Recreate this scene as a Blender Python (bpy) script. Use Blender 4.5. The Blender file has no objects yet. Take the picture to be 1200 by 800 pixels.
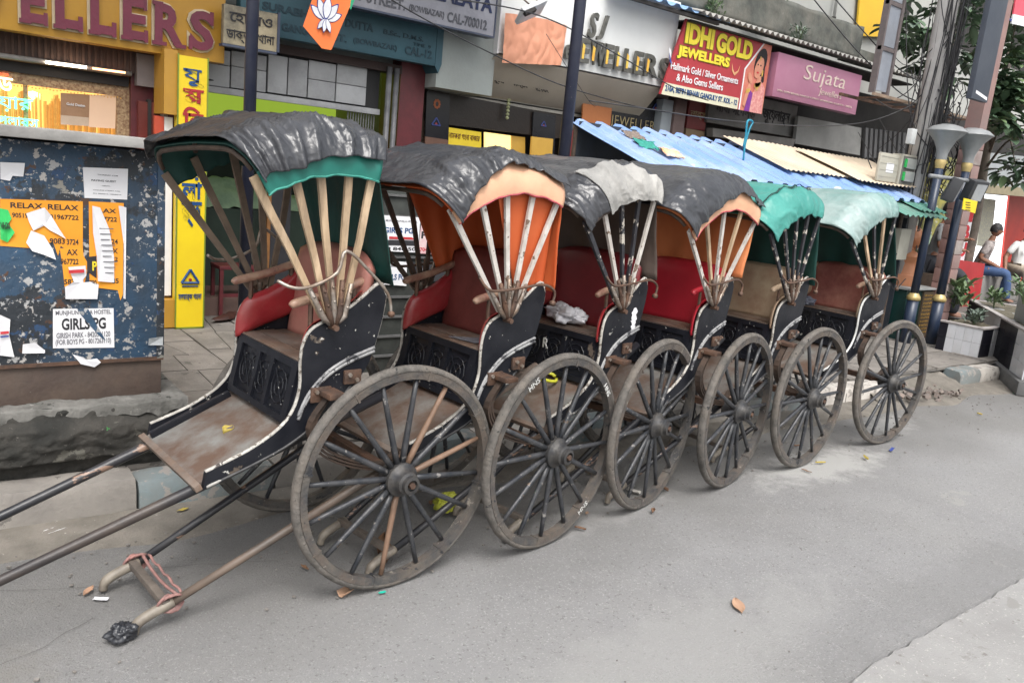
import bpy, bmesh, math, random
from math import radians as R_, sin, cos, pi
from mathutils import Vector, Matrix, noise
random.seed(7)
sc = bpy.context.scene
COL = sc.collection
# ---------------------------------------------------------------- camera, world, sun, exposure
# street frame: +X runs along the street to the back right, +Y crosses the kerb to the shops, Z up; camera over the origin
CAM_H = 1.61
PITCH, ROLL, AZ, FPX = 0.20539, 0.09844, R_(51.5), 950.0
def cam_axes():
    f = Vector((cos(AZ)*cos(PITCH), sin(AZ)*cos(PITCH), -sin(PITCH)))
    r0 = Vector((sin(AZ), -cos(AZ), 0)); u0 = r0.cross(f)
    return cos(ROLL)*r0+sin(ROLL)*u0, -sin(ROLL)*r0+cos(ROLL)*u0, f
CR, CU, CF = cam_axes()
cd = bpy.data.cameras.new('camera'); cam = bpy.data.objects.new('camera', cd); COL.objects.link(cam)
m3 = Matrix((CR, CU, -CF)).transposed()
cam.matrix_world = Matrix.Translation((0, 0, CAM_H)) @ m3.to_4x4()
cd.sensor_width = 36; cd.lens = FPX/1200*36; cd.clip_start = .05; cd.clip_end = 400
sc.camera = cam
SUN_EL, SUN_AZ = R_(58), R_(-115)           # high soft sun on the open-street side, from behind the camera
world = bpy.data.worlds.new('World'); sc.world = world; world.use_nodes = True
wn = world.node_tree; bg = wn.nodes['Background']
sky = wn.nodes.new('ShaderNodeTexSky'); sky.sky_type = 'NISHITA'; sky.sun_disc = False
sky.sun_elevation = SUN_EL; sky.sun_rotation = R_(90)-SUN_AZ
sky.air_density = 1.6; sky.dust_density = 5.0; sky.ozone_density = .6
hs = wn.nodes.new('ShaderNodeHueSaturation'); hs.inputs['Saturation'].default_value = .22   # cloud cover: nearly colourless sky
wn.links.new(sky.outputs[0], hs.inputs['Color']); wn.links.new(hs.outputs[0], bg.inputs[0]); bg.inputs[1].default_value = .15
sl = bpy.data.lights.new('sun', 'SUN'); sun = bpy.data.objects.new('sun', sl); COL.objects.link(sun)
sl.energy = .75; sl.angle = R_(25); sl.color = (1, .97, .93)
sd = Vector((cos(SUN_AZ)*cos(SUN_EL), sin(SUN_AZ)*cos(SUN_EL), sin(SUN_EL)))
sun.rotation_euler = sd.to_track_quat('Z', 'Y').to_euler()
sc.view_settings.view_transform = 'Standard'; sc.view_settings.look = 'None'; sc.view_settings.gamma = 1
sc.view_settings.exposure = .92
sc.cycles.max_bounces = 6; sc.cycles.diffuse_bounces = 4; sc.cycles.glossy_bounces = 3
sc.cycles.use_denoising = True

# ---------------------------------------------------------------- measuring helpers (a photo pixel onto a real plane)
def ray(px, py): return CR*(px-600)/FPX+CU*(400-py)/FPX+CF
O = Vector((0, 0, CAM_H))
def G(px, py, z=0.0): d = ray(px, py); return O+d*((z-CAM_H)/d.z)
def F(px, py, y): d = ray(px, py); return O+d*(y/d.y)
# ---------------------------------------------------------------- materials
MATS = {}
def lin(c): return tuple((x/12.92 if x <= .04045 else ((x+.055)/1.055)**2.4) for x in c)
def mat(name, c1, c2=None, scale=6, rough=.7, metal=0, bump=.2, bscale=40, chips=None, stretch=None, coat=0, detail=6, dirt=None, spec=.5, emit=None, lo=.35, hi=.65):
    """procedural paint/wood/cloth: two tones by noise, chips (colour, scale, threshold), dirt (colour, amount), bump"""
    if name in MATS: return MATS[name]
    m = bpy.data.materials.new(name); m.use_nodes = True; nt = m.node_tree; N = nt.nodes; K = nt.links
    b = N['Principled BSDF']; b.inputs['Roughness'].default_value = rough; b.inputs['Metallic'].default_value = metal
    b.inputs['Specular IOR Level'].default_value = spec
    if coat: b.inputs['Coat Weight'].default_value = coat; b.inputs['Coat Roughness'].default_value = .25
    tc = N.new('ShaderNodeTexCoord'); mp = N.new('ShaderNodeMapping'); K.new(tc.outputs['Object'], mp.inputs[0])
    oi = N.new('ShaderNodeObjectInfo'); ad = N.new('ShaderNodeVectorMath'); ad.operation = 'MULTIPLY_ADD'
    K.new(oi.outputs['Random'], ad.inputs[0]); ad.inputs[1].default_value = (13, 7, 5); K.new(mp.outputs[0], ad.inputs[2])
    if stretch: mp.inputs['Scale'].default_value = stretch
    V = ad.outputs[0]
    def nz(s, d=detail, r=.6):
        n = N.new('ShaderNodeTexNoise'); n.inputs['Scale'].default_value = s; n.inputs['Detail'].default_value = d
        n.inputs['Roughness'].default_value = r; K.new(V, n.inputs['Vector']); return n.outputs['Fac']
    def ramp(fac, a, bb, ca=(0, 0, 0, 1), cb=(1, 1, 1, 1)):
        r = N.new('ShaderNodeValToRGB'); e = r.color_ramp.elements; e[0].position = a; e[1].position = bb; e[0].color = ca; e[1].color = cb
        K.new(fac, r.inputs[0]); return r.outputs[0]
    def mix(fac, a, bb):
        x = N.new('ShaderNodeMix'); x.data_type = 'RGBA'
        if isinstance(fac, float): x.inputs[0].default_value = fac
        else: K.new(fac, x.inputs[0])
        for s, v in ((6, a), (7, bb)):
            if isinstance(v, tuple): x.inputs[s].default_value = (*v[:3], 1)
            else: K.new(v, x.inputs[s])
        return x.outputs[2]
    c2 = c2 or tuple(x*.75 for x in c1)
    col = ramp(nz(scale), lo, hi, (*c2, 1), (*c1, 1))
    if dirt:
        dm = ramp(nz(scale*.45, 8, .7), .45, .62)
        mm = N.new('ShaderNodeMath'); mm.operation = 'MULTIPLY'; K.new(dm, mm.inputs[0]); mm.inputs[1].default_value = dirt[1]
        col = mix(mm.outputs[0], col, dirt[0])
    if chips:
        for ch in (chips if isinstance(chips, list) else [chips]):
            cm = ramp(nz(ch[1], 8, .65), ch[2], ch[2]+.015)
            col = mix(cm, col, ch[0])
    K.new(col, b.inputs['Base Color'])
    if bump:
        bp = N.new('ShaderNodeBump'); bp.inputs['Strength'].default_value = bump; bp.inputs['Distance'].default_value = .01
        K.new(nz(bscale), bp.inputs['Height']); K.new(bp.outputs[0], b.inputs['Normal'])
    if emit: b.inputs['Emission Color'].default_value = (*emit[0], 1); b.inputs['Emission Strength'].default_value = emit[1]
    MATS[name] = m; return m
def glow(name, c, s): return mat(name, c, c, bump=0, emit=(c, s))
# ---------------------------------------------------------------- mesh builder
class MB:
    def __init__(s): s.v = []; s.f = []; s.mi = []; s.cur = 0
    def add(s, vs, fs):
        n = len(s.v); s.v += [tuple(v) for v in vs]; s.f += [tuple(i+n for i in f) for f in fs]; s.mi += [s.cur]*len(fs); return s
    def box(s, a, b, M=None):
        x0, y0, z0 = a; x1, y1, z1 = b
        vs = [Vector(p) for p in ((x0,y0,z0),(x1,y0,z0),(x1,y1,z0),(x0,y1,z0),(x0,y0,z1),(x1,y0,z1),(x1,y1,z1),(x0,y1,z1))]
        if M: vs = [M @ v for v in vs]
        s.add(vs, [(0,3,2,1),(4,5,6,7),(0,1,5,4),(1,2,6,5),(2,3,7,6),(3,0,4,7)]); return s
    def prism(s, poly, h, M=None):      # poly in XY, extruded 0..h in Z, M places it
        n = len(poly); vs = [Vector((p[0], p[1], 0)) for p in poly]+[Vector((p[0], p[1], h)) for p in poly]
        if M: vs = [M @ v for v in vs]
        s.add(vs, [tuple(range(n))[::-1], tuple(range(n, 2*n))]+[(i, (i+1) % n, n+(i+1) % n, n+i) for i in range(n)]); return s
    def tube(s, pts, r, n=8, caps=True, flat=None):    # r a number or one per point; flat=(wide, thin) for a strap
        pts = [Vector(p) for p in pts]; rs = r if isinstance(r, (list, tuple)) else [r]*len(pts)
        rings = []; up = None
        for i, p in enumerate(pts):
            t = (pts[min(i+1, len(pts)-1)]-pts[max(i-1, 0)]).normalized()
            if up is None: up = Vector((0, 0, 1)) if abs(t.z) < .9 else Vector((1, 0, 0))
            a = t.cross(up)
            if a.length < 1e-4: a = t.orthogonal()
            a.normalize(); b = a.cross(t).normalized(); up = b
            rings.append([p+a*rs[i]*cos(2*pi*k/n)+b*rs[i]*sin(2*pi*k/n) for k in range(n)])
        vs = [v for rg in rings for v in rg]; fs = []
        for i in range(len(pts)-1):
            for k in range(n): fs.append((i*n+k, i*n+(k+1) % n, (i+1)*n+(k+1) % n, (i+1)*n+k))
        if caps: fs.append(tuple(range(n))[::-1]); fs.append(tuple((len(pts)-1)*n+k for k in range(n)))
        s.add(vs, fs); return s
    def lathe(s, prof, n=24, M=None, a0=0, a1=2*pi, closed=False):       # prof [(r, z)] about Z
        vs = []; full = abs(a1-a0-2*pi) < 1e-6; m = n if full else n+1
        for r, z in prof:
            for k in range(m): a = a0+(a1-a0)*k/n; vs.append(Vector((r*cos(a), r*sin(a), z)))
        if M: vs = [M @ v for v in vs]
        fs = []; L = len(prof)
        for i in range(L if closed else L-1):
            j = (i+1) % L
            for k in range(n): fs.append((i*m+k, i*m+(k+1) % m, j*m+(k+1) % m, j*m+k))
        s.add(vs, fs); return s
    def grid(s, fn, nu, nv):
        vs = [fn(i/nu, j/nv) for i in range(nu+1) for j in range(nv+1)]
        s.add(vs, [(i*(nv+1)+j, i*(nv+1)+j+1, (i+1)*(nv+1)+j+1, (i+1)*(nv+1)+j) for i in range(nu) for j in range(nv)]); return s
def obj(name, mb, m, parent=None, smooth=False, bevel=0, solid=0, loc=None):
    me = bpy.data.meshes.new(name); me.from_pydata(mb.v, [], mb.f)
    for x in (m if isinstance(m, list) else [m]): me.materials.append(x)
    if isinstance(m, list): me.polygons.foreach_set('material_index', mb.mi)
    bm = bmesh.new(); bm.from_mesh(me)
    if not solid: bmesh.ops.recalc_face_normals(bm, faces=bm.faces)
    if solid: bmesh.ops.solidify(bm, geom=bm.faces[:], thickness=solid)
    if bevel: bmesh.ops.bevel(bm, geom=[e for e in bm.edges if len(e.link_faces) == 2 and e.calc_face_angle(0) > .6], offset=bevel, segments=2, affect='EDGES', profile=.6, clamp_overlap=True)
    bm.to_mesh(me); bm.free()
    if smooth or bevel:
        me.polygons.foreach_set('use_smooth', [True]*len(me.polygons))
        if bevel or smooth == 'sharp': me.set_sharp_from_angle(angle=R_(38))
    o = bpy.data.objects.new(name, me); COL.objects.link(o)
    if parent: o.parent = parent
    if loc: o.location = loc
    return o
def share(o, parent, name=None, loc=None, rot=None, m=None):
    c = o.copy(); c.name = name or o.name.split('.')[0]; COL.objects.link(c); c.parent = parent
    if loc is not None: c.location = loc
    if rot is not None: c.rotation_euler = rot
    return c
def thing(name, label, cat, loc=(0, 0, 0), rz=0, group=None):
    o = bpy.data.objects.new(name, None); COL.objects.link(o); o.location = loc; o.rotation_euler = (0, 0, rz); o.empty_display_size = .1
    o['label'] = label; o['category'] = cat
    if group: o['group'] = group
    return o
def tag(o, label, cat, group=None):
    o['label'] = label; o['category'] = cat
    if group: o['group'] = group
    return o
def struct(name, mb, m, parent=None, **k):
    o = obj(name, mb, m, parent, **k)
    if not parent: o['kind'] = 'structure'
    return o
# lettering: text turned into a mesh, fitted to x0..x1, z0..z1 on a plane y facing the street
def text(body, x0, x1, z0, z1, y, m, parent, ext=.002, bold=0, shear=0, name='lettering', rot=None, spacing=1.0):
    cu = bpy.data.curves.new(name, 'FONT'); cu.body = body; cu.extrude = ext; cu.offset = bold; cu.shear = shear; cu.resolution_u = 3; cu.space_character = spacing
    to = bpy.data.objects.new(name, cu); COL.objects.link(to)
    dg = bpy.context.evaluated_depsgraph_get(); me = bpy.data.meshes.new_from_object(to.evaluated_get(dg))
    bpy.data.objects.remove(to); bpy.data.curves.remove(cu)
    xs = [v.co.x for v in me.vertices]; ys = [v.co.y for v in me.vertices]
    a, b, c, d = min(xs), max(xs), min(ys), max(ys); sx = (x1-x0)/(b-a); sz = (z1-z0)/(d-c)
    for v in me.vertices:
        X = x0+(v.co.x-a)*sx; Z = z0+(v.co.y-c)*sz; v.co = (X, y-v.co.z-ext, Z)
    me.materials.clear(); me.materials.append(m)
    o = bpy.data.objects.new(name, me); COL.objects.link(o); o.parent = parent
    if rot: o.matrix_local = rot
    return o
def quadtext(*a, **k): return text(*a, **k)
# ---------------------------------------------------------------- palette
wood_pale = mat('pale_bamboo_wood', (.60,.45,.30), (.40,.28,.17), 18, .55, bump=.25, bscale=60, stretch=(1,1,.25), dirt=((.09,.06,.04),.6))
wood_white = mat('worn_white_painted_wood', (.62,.59,.55), (.42,.38,.34), 14, .6, bump=.3, chips=((.16,.11,.08),22,.60))
wood_blackchip = mat('chipped_black_painted_wood', (.035,.037,.045), (.02,.02,.025), 14, .5, bump=.3, chips=((.50,.46,.40),17,.57))
wood_dark = mat('old_dark_wood', (.09,.062,.045), (.045,.032,.025), 16, .65, bump=.4, bscale=50, stretch=(.4,1,1))
wood_brown = mat('worn_brown_wood', (.17,.105,.07), (.10,.07,.055), 9, .6, bump=.3, dirt=((.22,.20,.18),.5))
board_mat = mat('worn_footboard', (.19,.19,.18), (.10,.062,.045), 7, .6, bump=.3, dirt=((.10,.055,.035),.8))
black_paint = mat('chipped_black_gloss_paint', (.007,.008,.012), (.014,.015,.020), 10, .38, bump=.12, bscale=25, chips=[((.10,.08,.065),5,.64),((.42,.41,.38),13,.685),((.5,.49,.46),40,.665)], spec=.3)
white_edge = mat('rubbed_white_edge_paint', (.50,.48,.44), (.28,.26,.235), 24, .6, bump=.4, chips=[((.06,.05,.045),15,.585),((.14,.12,.10),45,.57)])
grey_mould = mat('grey_painted_moulding', (.32,.32,.32), (.18,.18,.185), 22, .5, bump=.3, chips=((.035,.035,.04),24,.56))
red_vinyl = mat('worn_red_vinyl', (.36,.028,.035), (.27,.02,.026), 6, .28, bump=.1, bscale=12, dirt=((.30,.09,.075),.6))
pink_vinyl = mat('faded_pink_vinyl', (.42,.19,.15), (.33,.12,.10), 5, .42, bump=.15, bscale=14, dirt=((.20,.09,.07),.5))
beige_vinyl = mat('faded_beige_vinyl', (.46,.36,.25), (.36,.25,.17), 6, .5, bump=.12, dirt=((.24,.12,.08),.6))
maroon_vinyl = mat('dark_red_vinyl', (.20,.022,.026), (.13,.016,.02), 5, .35, bump=.12, bscale=12)
roll_mat = mat('stained_armrest_vinyl', (.40,.27,.19), (.22,.10,.075), 16, .4, bump=.2, chips=((.08,.05,.04),20,.66))
green_cloth = mat('green_oilcloth', (.010,.16,.125), (.007,.11,.09), 5, .55, bump=.15, bscale=30)
dkgreen_cloth = mat('dark_green_canvas', (.006,.055,.045), (.004,.034,.03), 5, .65, bump=.15, bscale=30)
teal_cloth = mat('bright_teal_tarpaulin', (.055,.275,.235), (.035,.215,.185), 4, .42, bump=.5, bscale=9)
paleteal_cloth = mat('faded_grey_teal_tarpaulin', (.17,.285,.27), (.12,.225,.215), 4, .42, bump=.5, bscale=9, dirt=((.36,.42,.41),.6))
orange_cloth = mat('orange_canvas', (.54,.115,.03), (.50,.085,.018), 3, .7, bump=.12, bscale=20)
orange2_cloth = mat('faded_orange_canvas', (.58,.20,.07), (.48,.14,.05), 3, .7, bump=.12, bscale=20)
peach_cloth = mat('peach_canvas', (.70,.41,.26), (.62,.34,.20), 3, .7, bump=.2, bscale=14, dirt=((.42,.25,.17),.55))
brown_cloth = mat('dusty_brown_canvas', (.10,.075,.062), (.065,.05,.042), 4, .8, bump=.3, bscale=16)
greywhite = mat('dirty_white_canvas', (.37,.36,.34), (.24,.235,.225), 5, .7, bump=.4, bscale=14, dirt=((.17,.17,.165),.75), chips=((.50,.48,.45),2.2,.62))
tarp_black = mat('black_polythene_sheet', (.018,.020,.025), (.038,.040,.047), 3, .29, bump=.16, bscale=20, spec=.6, dirt=((.06,.06,.066),.4))
rust = mat('rusty_iron', (.16,.09,.06), (.08,.055,.045), 22, .6, metal=.4, bump=.4, bscale=60)
steel = mat('tarnished_steel_strap', (.42,.38,.34), (.22,.16,.12), 20, .42, metal=.6, bump=.2)
tyre_mat = mat('dusty_rubber_tyre', (.145,.132,.12), (.07,.066,.06), 16, .9, bump=.8, bscale=60, dirt=((.17,.145,.12),.5), chips=[((.03,.03,.03),22,.64)])
rim_mat = mat('worn_painted_wheel_rim', (.045,.046,.05), (.105,.094,.082), 14, .6, bump=.5, bscale=70, dirt=((.14,.105,.08),.55), chips=[((.20,.18,.155),24,.63),((.025,.026,.03),9,.63)])
spoke_dark = mat('dark_painted_spoke', (.022,.025,.031), (.055,.055,.058), 22, .4, bump=.25, chips=[((.20,.19,.18),30,.62),((.12,.085,.06),14,.66)])
spoke_wood = mat('bare_wood_spoke', (.22,.135,.09), (.15,.095,.065), 14, .6, bump=.2)
hub_mat = mat('greasy_iron_hub', (.035,.036,.04), (.075,.07,.065), 22, .5, metal=.3, bump=.4)
shaft_mat = mat('black_lacquered_shaft', (.016,.017,.022), (.035,.034,.036), 12, .35, bump=.15, chips=((.23,.15,.11),14,.60), stretch=(.35,1,1))
shaft_brown = mat('brown_worn_shaft', (.21,.15,.11), (.12,.09,.07), 12, .55, bump=.2, chips=((.03,.03,.035),10,.56), stretch=(.35,1,1))
paper_white = mat('white_paper', (.78,.78,.80), (.70,.70,.73), 4, .8, bump=.05)
ink = mat('black_ink', (.02,.02,.025), (.03,.03,.035), 5, .8, bump=0)

def crinkle(m, scale, st, dist=.006):           # faceted, sharp-edged creases of thin plastic sheet, over the modelled folds
    nt = m.node_tree; N, K = nt.nodes, nt.links; b = N['Principled BSDF']; tc = N.new('ShaderNodeTexCoord')
    nz = N.new('ShaderNodeTexNoise'); nz.inputs['Scale'].default_value = scale*.45; nz.inputs['Detail'].default_value = 3; K.new(tc.outputs['Object'], nz.inputs['Vector'])
    ma = N.new('ShaderNodeVectorMath'); ma.operation = 'MULTIPLY_ADD'; K.new(nz.outputs['Color'], ma.inputs[0]); ma.inputs[1].default_value = (.16, .16, .16); K.new(tc.outputs['Object'], ma.inputs[2])
    prev = b.inputs['Normal'].links[0].from_socket if b.inputs['Normal'].links else None
    for s_, k in ((scale, 1.0), (scale*2.3, .5)):
        v = N.new('ShaderNodeTexVoronoi'); v.inputs['Scale'].default_value = s_; v.inputs['Randomness'].default_value = 1; K.new(ma.outputs[0], v.inputs['Vector'])
        bp = N.new('ShaderNodeBump'); bp.inputs['Strength'].default_value = st*k; bp.inputs['Distance'].default_value = dist; K.new(v.outputs['Distance'], bp.inputs['Height'])
        if prev: K.new(prev, bp.inputs['Normal'])
        prev = bp.outputs[0]
    K.new(prev, b.inputs['Normal'])
crinkle(tarp_black, 15, .5, .010); crinkle(greywhite, 16, .5, .008); crinkle(teal_cloth, 13, .5, .008); crinkle(paleteal_cloth, 13, .5, .008)

# ---------------------------------------------------------------- wheel, built once about its hub; local axis Y points inboard (+) / outboard (-)
WR = .44
RX = Matrix.Rotation(R_(90), 4, 'X')         # lathe axis Z -> -Y
def wheel_meshes():
    d = {}
    mb = MB().lathe([(WR-.050,-.019),(WR-.050,.019),(WR-.022,.021),(WR-.022,-.021)], 64, RX, closed=True)
    for k in range(8):                       # felloe joints stand a little proud
        a = k*pi/4+.1; M = Matrix.Rotation(a, 4, 'Y') @ Matrix.Translation((WR-.038, 0, 0)); mb.box((-.0165,-.0225,-.004),(.0215,.0225,.004), M)
    d['wheel'] = obj('wheel', mb, rim_mat, smooth='sharp')
    d['tyre'] = obj('tyre', MB().lathe([(WR-.0219,-.018),(WR-.019,-.0205),(WR-.008,-.019),(WR,-.009),(WR,.009),(WR-.008,.019),(WR-.019,.0205),(WR-.0219,.018)], 72, RX, closed=True), tyre_mat, smooth=True)
    hub = MB().lathe([(0,-.075),(.045,-.075),(.05,-.03),(.066,-.022),(.066,.022),(.052,.032),(.045,.045),(.043,.062),(.034,.068),(.034,.086),(.022,.089),(.020,.075),(0,.075)], 28, RX)
    d['hub'] = obj('hub', hub, hub_mat, smooth='sharp')
    d['cap'] = obj('axle_nut', MB().lathe([(0,.092),(.012,.092),(.014,.07)], 6, RX), rust)
    d['spoke'] = obj('spoke', MB().tube([(0,0,.055),(0,0,.12),(0,0,.30),(0,0,WR-.055)], [.0125,.0125,.0105,.0095], 8), spoke_dark, smooth=True)
    d['spokew'] = obj('spoke', MB().tube([(0,0,.055),(0,0,.12),(0,0,.30),(0,0,WR-.055)], [.0125,.0125,.0105,.0095], 8), spoke_wood, smooth=True)
    for o in d.values(): COL.objects.unlink(o)
    return d
WM = wheel_meshes()
def wheel(parent, y, yaw, side, bare=(), turn=0, camber=0):
    w = share(WM['wheel'], parent, 'wheel', (0, y, WR), None); w.rotation_mode = 'ZXY'
    w.rotation_euler = (camber, turn, yaw if side < 0 else yaw+pi)
    share(WM['tyre'], w, 'tyre'); h = share(WM['hub'], w, 'hub'); share(WM['cap'], w, 'axle_nut')
    for k in range(16):
        a = 2*pi*k/16+random.uniform(-.02,.02)
        share(WM['spokew'] if k in bare else WM['spoke'], w, 'spoke', None, (random.uniform(-.02,.02), a, 0))
    return w

# ---------------------------------------------------------------- rickshaw
PV = Vector((-.26, 0, 1.03))                 # hood pivot (side view)
PANEL = [(-.70,.487),(-.69,.545),(-.60,.575),(-.528,.604),(-.437,.658),(-.385,.720),(-.362,.803),(-.364,.90),(-.352,.970),(-.315,1.015),(-.23,1.05),(-.15,1.10),(-.065,1.165),(-.038,1.12),(-.047,1.04),(-.072,.94),(-.10,.86),(-.155,.79),(-.25,.695),(-.387,.598),(-.527,.543)]
HW = .275
def side(pts, y0, y1):                       # a side-view outline given thickness y0..y1
    mb = MB(); M = Matrix(((1,0,0,0),(0,0,1,0),(0,1,0,0),(0,0,0,1)))   # (x,z,h) -> (x,h,z)
    return mb.prism(pts, y1-y0, Matrix.Translation((0,y0,0)) @ M)
def smoothline(pts, n=5):
    out = []; P = [Vector(p) for p in pts]; P = [P[0]]+P+[P[-1]]
    for i in range(1, len(P)-2):
        for k in range(n):
            t = k/n; a, b, c, d = P[i-1:i+3]
            out.append(.5*((2*b)+(-a+c)*t+(2*a-5*b+4*c-d)*t*t+(-a+3*b-3*c+d)*t**3))
    out.append(P[-1]); return out
PSM = [(p[0], p[1]) for p in smoothline([(a, b, 0) for a, b in PANEL[1:13]], 4)]+[(p[0], p[1]) for p in smoothline([(a, b, 0) for a, b in PANEL[13:]], 3)]+[PANEL[0]]
class Hood:
    def __init__(s, thR, thL, thB, rb=.515, rt=(.675,.645), W=.335, seed=0):
        s.thR, s.thL, s.thB, s.rb, s.rt, s.W, s.seed = R_(thR), R_(thL), R_(thB), rb, rt, W, seed
    def theta(s, k, y):
        f = s.thR+(s.thL-s.thR)*(y+s.W)/(2*s.W); return f+(s.thB-f)*k
    def p(s, k, v, off=0, rb=None):
        """k 0 front bow..1 rear bow; v 0 right hem..1 left hem"""
        rt = s.rt[0]+(s.rt[1]-s.rt[0])*k; rb = rb or s.rb; W = s.W; c = .11; h = rt-c-rb
        L1 = h; L2 = c*pi/2; L3 = 2*(W-c); T = 2*L1+2*L2+L3; q = v*T; mir = 1
        if q > T/2: q = T-q; mir = -1
        if q < L1: y, r, ny, nr = -W+.03*(1-q/max(L1,.01))*0, rb+q, -1, 0
        elif q < L1+L2: a = (q-L1)/c; y, r, ny, nr = -W+c-c*cos(a), rt-c+c*sin(a), -cos(a), sin(a)
        else: y, r, ny, nr = -W+c+(q-L1-L2), rt, 0, 1
        y *= mir; ny *= mir
        r += .018*(1-(y/W)**2)*nr            # crown
        fr = abs(((k*4) % 1)-.5)*2; r -= .010*(1-fr)*nr; y -= ny*.006*(1-fr)
        y += ny*off; r += nr*off
        th = s.theta(k, max(-W, min(W, y)))
        return Vector((PV.x-r*cos(th), y, PV.z+r*sin(th)))
def fold(P, k, v, seed, amp, f=9):
    # creases run down the draped side (narrow in k, long in v), looser across the top
    sd = min(1, max(0, (.34-min(v, 1-v))/.14)); w1 = noise.noise(Vector((k*1.7, v*3, seed))); w2 = noise.noise(Vector((k*4, v*6, seed+3)))
    a = 1-abs(noise.noise(Vector((k*f*.85+w1*1.3, v*2.6+w1, seed*7.3))))*3.6
    b = 1-abs(noise.noise(Vector((k*f*1.9+v*7+w2*1.6, v*6-k*3+w2, seed+11))))*3.6
    c = 1-abs(noise.noise(Vector((k*f*3.4-v*12+w2*2.4, v*12+k*7, seed+19))))*3.4
    t = noise.noise(Vector((P.x*5, P.y*4, seed)))
    sp = lambda u: max(-.15, u)*abs(u)**.25; g_ = .55+.9*noise.noise(Vector((k*2.6, v*5, seed+31)))
    return amp*(sp(a)*(.03+.85*sd)+sp(b)*(.05+.50*sd)*max(.1, g_)+sp(c)*(.015+.17*sd)*max(0, g_)+t*.35)
def hood_sheet(H, name, m, parent, k0, k1, v0, v1, off, amp, nu=36, nv=60, ff=9, hem=None, thick=.004, rb=None):
    """a cloth or tarp over the bows; v0/v1 may be functions of k (ragged hem)"""
    def fn(i, j):
        k = k0+(k1-k0)*i; a = v0(k) if callable(v0) else v0; b = v1(k) if callable(v1) else v1
        v = a+(b-a)*j; P = H.p(k, v, off, rb); P2 = H.p(k, v, off+.05, rb); n = (P2-P).normalized()
        e = fold(P, k, v, H.seed, amp, ff)
        P = P+n*(e+amp*.6)
        if hem: P.z += hem*noise.noise(Vector((k*9, v*3, H.seed)))*max(0, 1-min(j, 1-j)*8)
        return P
    return obj(name, MB().grid(fn, nu, nv), m, parent, smooth=True, solid=thick)
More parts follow.
